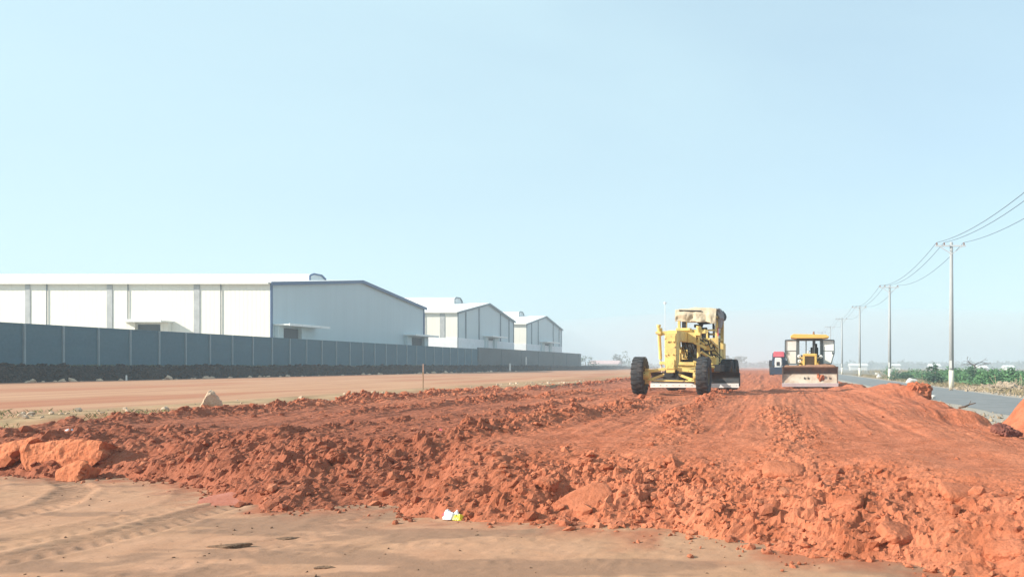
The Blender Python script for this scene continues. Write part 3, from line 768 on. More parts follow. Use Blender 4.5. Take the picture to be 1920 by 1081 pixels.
def hall(name, label, y0, y1, xf, xb, ze, zr, trim, strips, pipes, door_long, gable_doors, ribs, base_top, hv=.80, gut=True):
    ym = (y0 + y1) / 2; zb = 1.55
    t = tag(empty(name, (xf, ym, zb)), label, 'warehouse', 'factory halls behind the wall')
    X = lambda x: x - xf; Yl = lambda y: y - ym; Zl = lambda z: z - zb
    # long walls and gables
    mb = MB(); l = X(xb)
    a, b_ = Yl(y0), Yl(y1); e, r = Zl(ze), Zl(zr)
    mb.add([(l, a, 0), (0, a, 0), (0, a, e), (l, a, e)], [(0, 1, 2, 3)])
    mb.add([(l, b_, 0), (0, b_, 0), (0, b_, e), (l, b_, e)], [(3, 2, 1, 0)])
    mb.add([(l, a, 0), (l, b_, 0), (l, b_, e), (l, 0, r), (l, a, e)], [(4, 3, 2, 1, 0)])
    mb.build('wall', M['clad'], t)
    g = MB(); g.add([(0, a, 0), (0, b_, 0), (0, b_, e), (0, 0, r), (0, a, e)], [(0, 1, 2, 3, 4)]).build('gable_wall', M['gableshade'], t)
    # roof: two sheets with thickness and a small overhang
    sl = (r - e) / (b_ - 0); o = .35; th = .14
    rf = MB()
    for s in (-1, 1):
        y_e = s * (b_ + o); z_e = e - o * sl
        poly = [(y_e, z_e + .02), (0, r + .02), (0, r + .02 + th), (y_e, z_e + .02 + th)]
        rf.prism(poly, l - .3, .30)
    rfo = rf.build('roof', M['roof'], t)
    # rake and corner trims on the gable
    tr = MB()
    for s in (-1, 1):
        tr.bar((.36, s * (b_ + o), e - o * sl - .06), (.36, 0, r - .06), .10, .42)
        tr.box((.04, s * b_ - s * .12, e / 2), (.14, .32, e - .1))
    tr.build('trim', trim, t)
    # ridge ventilator, with its frame at the end nearest the road
    vx = -6.4; hw = 1.95
    zside = r - hw * sl + .14
    vt = MB(); arc = [(-hw, zside - .15), (-hw, zside + hv * .82), (-hw * .5, zside + hv + .22), (hw * .5, zside + hv + .22), (hw, zside + hv * .72), (hw, zside - .15)]
    vt.prism(arc, l + 2, vx)
    vto = vt.build('ridge_vent', M['roof'], rfo)
    fr = MB(); ar2 = [(u * 1.03, w + .03) for u, w in arc]
    for p0, p1 in zip(ar2[:-1], ar2[1:]): fr.bar((vx + .12, p0[0], p0[1]), (vx + .12, p1[0], p1[1]), .16, .22)
    fr.build('vent_frame', trim, rfo)
    if gut:
        MB().box((l / 2, a - .48, e - .06), (-l + .2, .26, .24)).build('gutter', M['clad'], t)
    for x0, x1 in strips:
        MB().box(((X(x0) + X(x1)) / 2, a - .03, (e + .2) / 2), (x1 - x0, .10, e - .6)).build('daylight_panel', M['daylight'], t)
    for x in pipes:
        MB().cyl((X(x), a - .10, 0), (X(x), a - .10, e - .15), .055, n=8).build('downpipe', M['pipe'], t)
    def porch(along, c0, c1, d0, d1, z):
        """canopy and dark doorway with cheek walls; along = 'x' on the long wall, 'y' on the gable"""
        def bx(mb, u0, u1, v0, v1, w0, w1):      # u along the wall, v out from it
            if along == 'x': mb.box(((u0 + u1) / 2, a - (v0 + v1) / 2, (w0 + w1) / 2), (u1 - u0, v1 - v0, w1 - w0))
            else: mb.box(((v0 + v1) / 2, (u0 + u1) / 2, (w0 + w1) / 2), (v1 - v0, u1 - u0, w1 - w0))
            return mb
        cm = MB(); bx(cm, c0, c1, .02, 1.89, z, z + .16); bx(cm, c0, c1, 1.9, 2.02, z - .06, z + .24)
        cn = cm.build('canopy', M['roof'], t, .02)
        bx(MB(), d0, d1, .02, .10, 0, z - .25).build('doorway', M['opening'], t)  # shallow panel, no recess: the dark interior is painted in its colour
        for u0, u1 in ((c0 + .25, d0 - .02), (d1 + .02, min(c1 - .25, d1 + 1.5))):
            bx(MB(), u0, u1, .02, .55, 0, z - .02).build('door_surround', M['gableshade'] if along == 'y' else M['clad'], t)
        return cn
    if door_long:
        c0, c1, d0, d1, z = door_long; porch('x', X(c0), X(c1), X(d0), X(d1), Zl(z))
    for c0, c1, d0, d1, z in gable_doors: porch('y', Yl(c0), Yl(c1), Yl(d0), Yl(d1), Zl(z))
    for y in ribs:
        yy = Yl(y); top = e + (b_ - abs(yy)) * sl - .35; bt = Zl(base_top) if base_top else 0
        MB().box((.05, yy, (top + bt) / 2), (.16, .42, top - bt)).build('column_strip', trim, t)
    if base_top:
        zt = Zl(base_top)
        bw = MB(); bw.box((l / 2, a - .06, zt / 2), (-l, .18, zt)); bw.box((.06, 0, zt / 2), (.18, b_ - a, zt))
        bw.build('base_wall', M['basewall'], t)
    return t

gz = lambda px: 60 * FPX / (1450 - px)
lx = lambda px, Y: (px - 1450) / FPX * Y
Y1 = 95.9
hall('warehouse', 'largest and nearest cream warehouse with blue trim and a shaded gable end', Y1, 138.0, -60, -135, 11.45, 13.85, M['bluetrim'],
     [(lx(48, Y1), lx(57, Y1)), (lx(201, Y1), lx(211, Y1)), (lx(364, Y1), lx(375, Y1)), (-99.3, -98.6)],
     [lx(89, Y1), lx(241, Y1), lx(415, Y1)], (lx(240, Y1), lx(326, Y1), lx(260, Y1), lx(307, Y1), 6.75),
     [(96.4, 105.2, 97.6, 101.3, 6.45), (130.4, 139.4, 132.2, 137.0, 6.5)], [], None)
hall('warehouse', 'middle warehouse with ribbed gable and white base wall', gz(858), gz(963), -60, -130, 11.75, 14.6, M['greytrim'],
     [(lx(825, gz(858)), lx(834, gz(858)))], [lx(797, gz(858))], None, [(gz(906), gz(935), gz(911), gz(923), 7.6)], [gz(873), gz(898), gz(938), gz(954)], 6.9, 1.2)
hall('warehouse', 'farthest and smallest warehouse with ribbed gable fading in the haze', gz(987), gz(1053), -60, -130, 11.75, 14.5, M['greytrim'],
     [], [], None, [(gz(1012), gz(1036), gz(1018), gz(1028), 7.6)], [gz(996.5), gz(1009), gz(1037), gz(1048)], 6.9, 1.15)

# ------------------------------------------------------------------ precast boundary wall
M['wallpanel'] = paint('grey_wall_panel', (.066, .148, .19), dirt=(.06, .12, .15), amount=.6, rough=.85, scale=.7, bmp=.1)
_nt = M['wallpanel'].node_tree; _b = _nt.nodes['Principled BSDF']; _s = _b.inputs['Base Color'].links[0].from_socket
_ri = _nt.nodes.new('ShaderNodeNewGeometry').outputs['Random Per Island']
_nt.links.new(mixc(_nt, ramp(_nt, _ri, [(.0, .0), (1.0, .45)]), _s, (.08, .16, .19)), _b.inputs['Base Color'])
M['wallpost'] = paint('wall_post_concrete', (.27, .34, .36), dirt=(.17, .21, .23), amount=.4, rough=.85, scale=1.5, bmp=.1)
M['wallbrown'] = paint('brown_grey_wall_panel', (.10, .125, .130), dirt=(.08, .09, .09), amount=.6, rough=.85, scale=.3, bmp=.1)
def fence(label, y0, y1, h, mat, post_every, post_mat, pw):
    t = tag(empty('boundary_wall', (-51, y0, 1.55)), label, 'wall')
    n = int(round((y1 - y0) / 3.0)); p = MB()
    for k in range(n):
        for q in range(4):     # stacked planks in each bay
            w = (y1 - y0) / n
            p.box((rng.uniform(-.004, .004), (k + .5) * w, h * (q + .5) / 4), (.09, w - .01, h / 4 + .004))
    p.box((0, (y1 - y0) / 2, h + .02), (.14, y1 - y0, .10))
    p.build('wall_panels', mat, t)
    for k in range(0, n + 1, post_every):
        MB().box((.05, k * (y1 - y0) / n, h / 2 + rng.uniform(-.02, .02)), (.22, pw, h + .08)).build('post', post_mat, t, .01)
fence('long slate grey precast wall with pale posts in front of the warehouses', 54.62 - 15.0, 54.62 + 84.0, 2.85, M['wallpanel'], 1, M['wallpost'], .13)
fence('taller brownish far stretch of boundary wall beyond the slate grey wall', 54.62 + 84.0, 213.0, 3.12, M['wallbrown'], 4, M['wallbrown'], .2)

# ------------------------------------------------------------------ power line
M['concrete'] = paint('pole_concrete', (.36, .37, .37), dirt=(.27, .27, .26), amount=.5, rough=.9, scale=.8, bmp=.2)
M['limewash'] = paint('limewash', (.74, .70, .58), dirt=(.45, .38, .28), amount=.5, rough=.9, scale=2, bmp=.1)
M['galv'] = plain('galvanised_steel', (.62, .63, .64), .5, .2); M['cable'] = plain('cable_black', (.11, .15, .18), .6); M['insul'] = plain('insulator_brown', (.25, .12, .08), .3)
PX = 14.62
wires_x = (-1.22, -.62, 1.0)
pole_ys = [31.0, 66.0, 101.0, 136.0, 171.0, 206.0, 241.0]
labs = {66.0: 'tallest nearest concrete power pole behind the red windrow', 101.0: 'second concrete power pole with white lower shaft', 136.0: 'third power pole along the asphalt road',
        171.0: 'fourth pale power pole just right of the bulldozer', 206.0: 'fifth power pole, faint in haze above the bulldozer cab', 241.0: 'sixth and faintest power pole fading into the haze'}
for y in pole_ys:
    if y == 31.0: lab = None
    zb = -.28; H = 12.0 if y > 40 else 12.0
    if y == 31.0: continue
    t = tag(empty('power_pole', (PX, y, zb)), labs[y], 'power pole', 'power poles along the road')
    MB().cyl((0, 0, 0), (0, 0, H), .215, .125, 18).build('shaft', M['concrete'], t, smooth=True)
    MB().cyl((0, 0, .02), (0, 0, 1.5), .219, .210, 18).build('painted_base', M['limewash'], t, smooth=True)
    MB().box((-.10, -.20, 1.98), (.20, .03, .62)).build('number_plate', M['white'], t, .005)
    ca = MB(); ca.box((-.10, -.15, H - .32), (2.5, .09, .12))
    ca.bar((-1.0, -.15, H - .36), (0, -.15, H - 1.0), .06); ca.bar((.9, -.15, H - .36), (0, -.15, H - 1.0), .06)
    c = ca.build('crossarm', M['galv'], t)
    for wx in wires_x:
        MB().lathe([(0, .02), (.02, .06), (.07, .07), (.1, .04), (.13, .065), (.18, .05), (.22, .02)], (wx, -.15, H - .26), 'z', 12).build('insulator', M['insul'], t)
def wire(label, wx):
    cu = []
    ys = [-4.0] + pole_ys
    for a, b in zip(ys[:-1], ys[1:]):
        for k in range(14):
            s = k / 14; cu.append((PX + wx, a + (b - a) * s, -.28 + 12.0 - .03 - 4 * .95 * s * (1 - s)))
    cu.append((PX + wx, ys[-1], 11.7))
    o = MB().tube([Vector(q) for q in cu], .020, 6).build('power_wire', M['cable'])
    tag(o, label, 'power wire', 'wires of the power line')
wire('outer power wire nearest the red earth, uppermost in the picture', wires_x[0]); wire('middle power wire of the three', wires_x[1]); wire('power wire farthest from the red earth, lowest in the picture', wires_x[2])

# slim pale mast far beyond the grader
t = tag(empty('mast', (lx(1247, 320), 320, -.2)), 'slim white mast rising faintly behind the grader', 'mast')
MB().cyl((0, 0, 0), (0, 0, 26.5), .22, .13, 10).build('shaft', M['white'], t); MB().lathe([(0, .5), (.5, .6), (1.0, .3)], (0, 0, 26.3), 'z', 10).build('mast_head', M['white'], t)

# ------------------------------------------------------------------ stones by the road
def kerbblock(name, label, px, py, Y, w, h, d, mat, seed):
    z = -.25; X = (px - 1450) / FPX * Y
    lump(name, label, 'stone', (X, Y, z + h * .4), (w / 2, d / 2, h / 2 * 1.2), (0, 0, rng.uniform(-.2, .2)), seed, mat, 16, 3, .05)
M['whitestone'] = simple_soil('whitish_stone', (.70, .66, .60), (.78, .74, .68), (.5, .45, .38), 3, .4)
kerbblock('concrete_block', 'long whitish concrete block on the verge left of the nearest pole', 1709, 714, 86, 1.5, .52, .5, M['whitestone'], 71)
kerbblock('stone', 'pale stone beside the second power pole', 1647, 708, 116, .9, .5, .6, M['whitestone'], 72)
kerbblock('stone', 'smaller pale stone behind the stone at the second pole', 1644, 700.5, 150, 1.0, .5, .6, M['whitestone'], 73)
kerbblock('stone', 'whitish stone at the asphalt edge behind the earth block', 1736, 743, 46, .55, .30, .4, M['whitestone'], 74)
kerbblock('stone', 'flat whitish stone right of the stone behind the earth block', 1748, 745, 45, .40, .22, .4, M['whitestone'], 75)

# branch poking from the windrow
tr = MB(); pts = [Vector((4.66, 20.2, float(top_z(4.66, 20.2)) + .02)), Vector((4.80, 20.1, .58)), Vector((4.92, 20.2, .62)), Vector((5.06, 20.1, .67))]
for a, b, r0, r1 in zip(pts[:-1], pts[1:], (.028, .024, .018), (.024, .018, .012)): tr.cyl(a, b, r0, r1, 7)
tr.cyl(pts[2], pts[2] + Vector((.06, .05, .10)), .012, .006, 6)
tag(tr.build('branch', paint('dark_bark', (.07, .05, .04), rough=.9)), 'dark broken branch poking out of the red windrow by the road', 'branch')

# ------------------------------------------------------------------ plants
def leafmat(name, c1, c2, c3):
    m, nt, b = newmat(name); v = coords(nt, True)
    n1 = noise(nt, v, .8, 4, .6); n2 = noise(nt, v, 9, 3, .6)
    c = mixc(nt, ramp(nt, n1, [(.35, 0.0), (.65, 1.0)]), c1, c2); c = mixc(nt, ramp(nt, n2, [(.45, 0.0), (.7, .8)]), c, c3)
    nt.links.new(c, b.inputs['Base Color']); b.inputs['Roughness'].default_value = .7
    b.inputs['Specular IOR Level'].default_value = .2
    return m
M['leaf'] = leafmat('scrub_leaves', (.055, .14, .06), (.09, .20, .075), (.14, .24, .10))
M['leafdark'] = leafmat('dark_leaves', (.038, .088, .055), (.06, .12, .065), (.085, .145, .075))
M['dry'] = leafmat('dry_grass', (.32, .24, .14), (.24, .19, .10), (.17, .16, .07)); M['bark'] = paint('bark', (.13, .10, .08), rough=.9)
M['farleaf'] = leafmat('far_leaves', (.05, .085, .045), (.07, .11, .06), (.04, .07, .04))
def leaves(blobs, per, size, seed, up=.3):
    """leaf sized quads spread through ellipsoid blobs (x,y,z,rx,ry,rz)"""
    g = np.random.default_rng(seed); C = []
    for b in blobs:
        n = int(per * max(.2, b[3] * b[5])); d = g.normal(size=(n, 3)); d /= np.linalg.norm(d, axis=1)[:, None]
        r = g.uniform(.25, 1.0, n) ** .45 * (1 + .25 * g.normal(size=n).clip(-1, 1.6))
        C.append(np.array(b[:3]) + d * r[:, None] * np.array(b[3:6]))
    C = np.concatenate(C); n = len(C)
    a = g.normal(size=(n, 3)); a[:, 2] *= .6; a /= np.linalg.norm(a, axis=1)[:, None]
    b2 = g.normal(size=(n, 3)); b2 -= (b2 * a).sum(1)[:, None] * a; b2 /= np.linalg.norm(b2, axis=1)[:, None]
    s = size * g.uniform(.5, 1.4, n)[:, None]
    V = np.stack([C - a * s, C + b2 * s * .42, C + a * s, C - b2 * s * .42], 1).reshape(-1, 3)
    F = np.arange(4 * n).reshape(n, 4); return V, F
def grass(name, x, y, z, h, w, seed, mat, lean=.5):
    g = np.random.default_rng(seed); n = len(x)
    a = g.uniform(0, 6.283, n); hh = h * g.uniform(.5, 1.4, n); l = g.normal(size=(n, 2)) * lean * hh[:, None]
    dx = np.cos(a) * w; dy = np.sin(a) * w; z0 = np.zeros(n)
    B = np.stack([x, y, z], -1)
    V = np.stack([B + np.stack([-dx, -dy, z0 - .03], -1), B + np.stack([dx, dy, z0 - .03], -1),
                  B + np.stack([l[:, 0] * .5 + dx * .7, l[:, 1] * .5 + dy * .7, hh * .6], -1), B + np.stack([l[:, 0], l[:, 1], hh], -1)], 1).reshape(-1, 3)
    return tag(np_mesh(name, V, np.arange(4 * n).reshape(n, 4), mat, False), kind='stuff')

# green scrub beyond the verge on the right
g = np.random.default_rng(5); blobs = []
for k in range(420):
    y = 66 + 80 * g.uniform() ** 1.2; x = g.uniform(17.5 + (y - 60) * .04, 30 + (y - 62) * .45)
    if x / y < .125: continue
    h = g.uniform(.25, 1.05) * (1 if y > 70 else .7); h *= .55 + .7 * (vnoise(np.array([x * .22]), np.array([y * .12]), 9)[0] + .5)
    blobs.append((x, y, -.15 + h * .62, g.uniform(.6, 1.5), g.uniform(.6, 1.5), h * .75))
V, F = leaves(blobs, 260, .16, 6); tag(np_mesh('undergrowth', V, F, M['leaf'], False), kind='stuff')
def bush(label, x, y, h, r, seed, mat, name='bush'):
    t = tag(empty(name, (x, y, -.27)), label, 'bush'); g = np.random.default_rng(seed)
    bl = [(g.normal() * r * .35, g.normal() * r * .35, h * q, r * (1.0 - .65 * q) * g.uniform(.7, 1.1), r * (1.0 - .65 * q), h * .22) for q in (.2, .25, .3, .4, .5, .65, .8, .9)]
    V, F = leaves(bl, 420, .13, seed); np_mesh('foliage', V, F, mat, False, t)
    st = MB()
    for k in range(4): st.cyl((0, 0, 0), (g.normal() * r * .3, g.normal() * r * .3, h * .7), .035, .012, 6)
    st.build('stem', M['bark'], t)
bush('dark pointed bush standing up from the scrub between the two nearest poles', lx(1751, 79), 79, 1.85, .85, 21, M['leafdark'])
bush('dark rounded bush under the bare tree', lx(1832, 78), 78, 1.6, 1.25, 22, M['leafdark'])
bush('dense bush in the scrub at the right edge', lx(1898, 76), 76, 1.6, 1.6, 23, M['leaf'])
bush('low dark bush beside the second power pole', lx(1690, 100), 100, 1.0, 1.9, 24, M['leafdark'])
def twigtree(label, x, y, zb, h, seed, mat, thick=.06, spread=.8):
    t = tag(empty('bare_tree', (x, y, zb)), label, 'tree'); g = np.random.default_rng(seed)
    tk = MB(); top = Vector((g.normal() * .08, 0, h * .62)); tk.cyl((0, 0, 0), top, thick, thick * .7, 8); tk.build('trunk', mat, t)
    br = MB()
    def rec(p, d, l, r, k):
        q = p + d * l; br.cyl(p, q, r, r * .65, 6)
        if k: 
            for _ in range(2 + (k > 1)):
                nd = (d + Vector((g.normal() * spread, g.normal() * spread, g.normal() * .35 - .05))).normalized(); rec(q, nd, l * g.uniform(.55, .85), r * .62, k - 1)
    for k in range(4):
        a = k * 1.57 + g.uniform(0, 1); rec(top - Vector((0, 0, .1 * k)), Vector((math.cos(a) * 1.1, math.sin(a), .35)).normalized(), h * .24, thick * .55, 2)
    br.build('limbs', mat, t)
twigtree('dark bare tree with crooked limbs rising above the scrub', lx(1829, 80), 80, -.2, 3.1, 4, paint('bare_bark', (.085, .08, .085), rough=.9), .085)
twigtree('small bleached bare shrub behind the pointed bush', lx(1755, 84), 84, -.2, 2.3, 8, paint('bleached_wood', (.55, .52, .50), rough=.9), .05, 1.0)
M['drystone'] = simple_soil('dry_rubble', (.30, .23, .16), (.42, .33, .24), (.2, .15, .1), 3)
# dry verge: grass, brushwood, rubble
xs = 14.8 + np.abs(g.normal(size=5200)) * 2.2; ys = 40 + 110 * g.uniform(0, 1, 5200)
grass('verge_grass', xs, ys, np.full(5200, -.26), .30, .012, 31, M['dry'], .6)
k = 3500; xs = g.uniform(20, 90, k); ys = g.uniform(100, 220, k); grass('field_grass', xs, ys, np.full(k, -.05), .65, .05, 32, M['dry'], .6)
n = 420; xs = g.normal(17.6, 1.3, n); ys = g.normal(61, 2.2, n); clod_field('verge_rubble', np.stack([xs, ys, -.28 + .45 * np.exp(-((xs - 17.6) / 1.3) ** 2 - ((ys - 61) / 2.5) ** 2)], -1), np.clip(g.lognormal(-2.0, .45, n), .05, .38), M['drystone'], 41)
n = 260; xs = g.normal(16.1, .8, n); ys = g.normal(62, 2, n); clod_field('verge_spoil', np.stack([xs, ys, np.full(n, -.25)], -1), np.clip(g.lognormal(-2.1, .45, n), .05, .3), M['drystone'], 42)
n = 700; xs = g.uniform(14.3, 16.5, n); ys = 38 + 100 * g.uniform(0, 1, n) ** 1.3; clod_field('roadside_rubble', np.stack([xs, ys, np.full(n, -.25)], -1), np.clip(g.lognormal(-2.7, .5, n), .03, .25), M['drystone'], 43)
n = 500; xs = g.uniform(5.8, 8.7, n); ys = 14 + 40 * g.uniform(0, 1, n) ** 1.4; clod_field('road_edge_grit', np.stack([xs, ys, np.full(n, -.25)], -1), np.clip(g.lognormal(-3.2, .5, n), .02, .14), M['drystone'], 44)
br = MB(); g2 = np.random.default_rng(3)
for k in range(60):
    p = Vector((g2.normal(18.6, 1.0), g2.normal(60.5, 1.2), -.2)); d = Vector((g2.normal(), g2.normal() * .6, abs(g2.normal()) * .7 + .1)).normalized()
    br.cyl(p, p + d * g2.uniform(.5, 1.3), .03, .01, 5)
tag(br.build('brushwood', paint('dry_twigs', (.48, .36, .24), rough=.9)), kind='stuff')
# rough dry grass on the slope at the left
n = 4200; xs = g.uniform(-20, -11.8, n); ys = g.uniform(12.0, 18.5, n); d = fill_geom(xs, ys)[0]
m_ = (d < .15) & (fbm(xs * .8, ys * .8, 77, 3) > .0); xs, ys = xs[m_], ys[m_]
grass('slope_grass', xs, ys, ground_z(xs, ys), .07, .005, 33, leafmat('sparse_weeds', (.20, .19, .07), (.13, .155, .06), (.40, .33, .17)), .8)
n = 5000; xs = g.uniform(-50.9, -49.0, n); ys = 44 + 110 * g.uniform(0, 1, n) ** 1.3
grass('bank_top_grass', xs, ys, bank_z(xs, ys), .15, .014, 34, leafmat('bank_weeds', (.07, .095, .05), (.12, .12, .06), (.2, .17, .09)), .6)

# ------------------------------------------------------------------ far distance
def far_tree(label, px, Y, h, r, seed):
    t = tag(empty('tree', (lx(px, Y), Y, -.3)), label, 'tree', 'far trees in the haze'); g = np.random.default_rng(seed)
    MB().cyl((0, 0, 0), (0, 0, h * .6), h * .035, h * .02, 7).build('trunk', M['bark'], t)
    bl = [(g.normal() * r * .55, g.normal() * r * .4, h * g.uniform(.42, .86), r * g.uniform(.3, .55), r * .5, h * g.uniform(.12, .2)) for k in range(9)]
    V, F = leaves(bl, 26, h * .06, seed); np_mesh('crown', V, F, M['farleaf'], False, t)
far_tree('hazy round tree just left of the grader front wheel', 1166, 300, 7.0, 3.0, 51)
far_tree('hazy tree right of the grader cab, the larger of two', 1366, 330, 8.0, 3.6, 52)
far_tree('hazy tree left of the far tractor, the smaller of two', 1387, 340, 6.4, 2.6, 53)
far_tree('hazy tree at the far end of the boundary wall', 1098, 260, 5.4, 2.8, 54)
bl = []; g = np.random.default_rng(9)
for k in range(240):
    y = g.uniform(420, 620); px = g.uniform(1080, 1480) if k % 4 == 0 else g.uniform(1480, 2050)
    h = g.uniform(1.5, 4.2); bl.append((lx(px, y), y, h * .5, g.uniform(4, 12), 4, h * .6))
V, F = leaves(bl, 4.5, 1.1, 3); tag(np_mesh('far_woods', V, F, M['farleaf'], False), kind='stuff')
def shed(label, px0, px1, Y, z0, ze, zr, roof):
    x0, x1 = lx(px0, Y), lx(px1, Y); t = tag(empty('shed', ((x0 + x1) / 2, Y, z0)), label, 'shed', 'low sheds on the horizon'); w = (x1 - x0) / 2
    MB().box((0, 3, (ze - z0) / 2), (2 * w, 6, ze - z0)).build('wall', M['white'], t)
    MB().prism([(-.5, ze - z0), (6.5, ze - z0), (3, zr - z0)], -w - .4, w + .4).build('roof', roof, t)
pink = plain('pink_roofing', (.72, .50, .48), .6)
shed('long low white shed with pinkish roof right of the wall end', 1106, 1158, 290, -.3, 2.2, 3.5, pink)
shed('low white shed right of the bulldozer on the horizon', 1594, 1626, 330, -.3, 1.5, 2.6, M['roof'])
shed('small white shed between the second and nearest poles', 1673, 1688, 300, -.3, 1.5, 2.3, M['roof'])
shed('tiny white shed behind the bleached shrub', 1746, 1763, 290, -.3, 1.4, 2.3, M['roof'])
shed('white shed behind the bare tree', 1836, 1851, 210, -.3, 1.0, 1.7, M['roof'])
shed('faint white shed near the right edge', 1888, 1902, 280, -.3, 1.0, 1.8, M['roof'])
# ------------------------------------------------------------------ machines
def wheel(parent, x, y, R_, w, rim_mat, lugs=22, name='wheel', steer=0.0, side=1):
    """rim with its tyre as a child; axle along x"""
    rr = R_ * .50
    rb = MB(); rb.lathe([(-w * .30, 0.001), (-w * .30, rr * .35), (-w * .12, rr * .45), (-w * .12, rr * .8), (-w * .40, rr * .92), (-w * .40, rr * 1.02),
                         (w * .40, rr * 1.02), (w * .40, rr * .92), (w * .12, rr * .8), (w * .12, rr * .45), (w * .34, rr * .35), (w * .34, 0.001)], (0, 0, 0), 'x', 24)
    for k in range(8):
        a = k * math.pi / 4
        rb.cyl((-w * .16, rr * .55 * math.cos(a), rr * .55 * math.sin(a)), (w * .16, rr * .55 * math.cos(a), rr * .55 * math.sin(a)), rr * .05, n=6)
    o = rb.build(name, rim_mat, parent); o.location = (x, y, R_); o.rotation_euler = (0, 0, steer)
    tb = MB(); h = R_ - rr
    tb.lathe([(-w * .40, rr), (-w * .47, rr + h * .2), (-w * .5, rr + h * .5), (-w * .48, rr + h * .78), (-w * .42, R_ - .045), (-w * .25, R_ - .022), (0, R_ - .016),
              (w * .25, R_ - .022), (w * .42, R_ - .045), (w * .48, rr + h * .78), (w * .5, rr + h * .5), (w * .47, rr + h * .2), (w * .40, rr)], (0, 0, 0), 'x', 44)
    for k in range(lugs):
        for s in (-1, 1):
            a = 2 * math.pi * (k + (.5 if s > 0 else 0)) / lugs
            c = Vector((s * w * .235, (R_ - .016) * math.sin(a), (R_ - .016) * math.cos(a)))
            tb.box(c, (w * .42, R_ * .095, .022), (-a, 0, 0))
            c2 = Vector((s * w * .465, (R_ - .075) * math.sin(a), (R_ - .075) * math.cos(a)))
            tb.box(c2, (w * .035, R_ * .08, .08), (-a, 0, 0))
    tb.build('tyre', M['tyre'], o, smooth=False)
    return o

# ---- motor grader, coming towards the camera and a little to its right
GX, GY = -3.64, 28.8
gz0 = .545
gr = tag(empty('motor_grader', (GX, GY, gz0), R(-6)), 'old yellow motor grader with a torn canvas cover over its cab roof', 'motor grader')
Yl = M['yellow']
for s, st in ((-1, R(3)), (1, R(3))): wheel(gr, s * 1.16, 0, .69, .43, M['rim'], steer=st)
for s in (-1, 1):
    for y in (5.15, 6.62): wheel(gr, s * 1.16, y, .67, .45, M['rim'])
ax = MB(); ax.bar((-.92, 0, .84), (-.22, 0, .93), .16, .11); ax.bar((-.22, 0, .93), (.22, 0, .93), .16, .14); ax.bar((.22, 0, .93), (.92, 0, .84), .16, .11)
for s in (-1, 1):
    ax.bar((s * .90, 0, .40), (s * .90, 0, .95), .14, .16); ax.bar((s * .84, -.06, .52), (s * .25, -.02, .74), .09, .09); ax.cyl((s * .80, 0, .69), (s * 1.02, 0, .69), .16, n=14)
    ax.bar((s * .84, -.10, .60), (s * .60, -.10, .50), .05)
ax.cyl((-.86, -.14, .52), (.86, -.14, .50), .028, n=8)
ax.build('front_axle', Yl, gr, .012)
ct = MB(); ct.prism([(-.30, .58), (.30, .58), (.20, .92), (-.20, .92)], -.10, .16, 'y'); ct.cyl((0, -.18, .76), (0, .3, .76), .10, n=12)
ct.build('axle_pivot', M['dark'], gr, .01)
gn = MB()
gn.prism([(-.15, .80), (.15, .80), (.20, 1.25), (.195, 2.20), (-.195, 2.20), (-.20, 1.25)], -.20, .12, 'y')
gn.prism([(.10, .85), (.5, 1.2), (.55, 1.95), (4.7, 2.0), (4.7, 2.32), (.10, 2.32)], -.165, .165, 'x')
gn.box((0, -.215, 1.1), (.30, .03, .34)); gn.box((0, -.215, 2.02), (.36, .03, .22)); gn.box((-.20, -.04, 1.6), (.03, .3, 1.1)); gn.box((.20, -.04, 1.6), (.03, .3, 1.1))
for z in (1.0, 1.45, 1.9): gn.cyl((-.1, -.24, z), (-.1, -.2, z), .03, n=8); gn.cyl((.1, -.24, z), (.1, -.2, z), .03, n=8)
gn.build('front_frame', Yl, gr, .012)
sd = MB()   # saddle that carries the lift cylinders
sd.bar((-.92, 2.05, 2.30), (.86, 2.05, 2.36), .20, .15); sd.box((-.32, 2.02, 2.16), (.26, .3, .42)); sd.box((.34, 2.0, 2.12), (.34, .26, .36)); sd.box((0, 2.02, 2.44), (.55, .35, .10))
sd.bar((-.92, 2.05, 2.2), (-.92, 2.05, 2.5), .12); sd.bar((.62, 2.02, 2.2), (.62, 2.02, 2.55), .11); sd.bar((.34, 1.9, 1.98), (.85, 2.1, 1.72), .10); sd.bar((-.4, 1.9, 2.0), (-.72, 2.0, 1.55), .09)
sd.build('lift_saddle', Yl, gr, .012)
for x, zt, zb_ in ((-.96, 2.56, 1.30), (.58, 2.50, 1.25)):
    c = MB().cyl((x, 1.92, zt), (x * .97, 2.1, zb_), .065, n=12); c.cyl((x, 1.92, zt - .02), (x, 1.92, zt + .06), .085, n=12); c.box((x, 1.92, zt - .25), (.2, .2, .1))
    co = c.build('lift_cylinder', Yl, gr, .006)
    MB().cyl((x * .97, 2.1, zb_), (x * .95, 2.25, .80), .035, n=10).build('piston_rod', M['steel'], co)
sh = MB().cyl((.30, 2.3, 1.20), (1.1, 2.5, .98), .055, n=10).build('sideshift_cylinder', Yl, gr)
db = MB(); db.bar((0, .3, .86), (-.62, 2.25, .92), .13); db.bar((0, .3, .86), (.62, 2.25, .92), .13); db.bar((-.98, 2.15, 1.16), (.40, 2.1, 1.12), .12); db.bar((-.62, 2.2, .92), (.62, 2.2, .92), .14); db.box((0, 2.4, 1.0), (1.0, .5, .12))
db.bar((-.62, 2.25, 1.05), (-.62, 2.25, .8), .12); db.bar((.62, 2.25, 1.05), (.62, 2.25, .8), .12)
db.build('drawbar', Yl, gr, .01)
cr = MB(); cr.lathe([(-.06, .60), (-.06, .78), (.06, .78), (.06, .60), (-.06, .60)], (0.05, 2.62, .84), 'z', 36)
for s in (-1, 1): cr.bar((.05 + s * .62, 2.75, .84), (.25 + s * .62, 2.78, .42), .12, .18)
cr.build('turn_circle', M['dark'], gr)
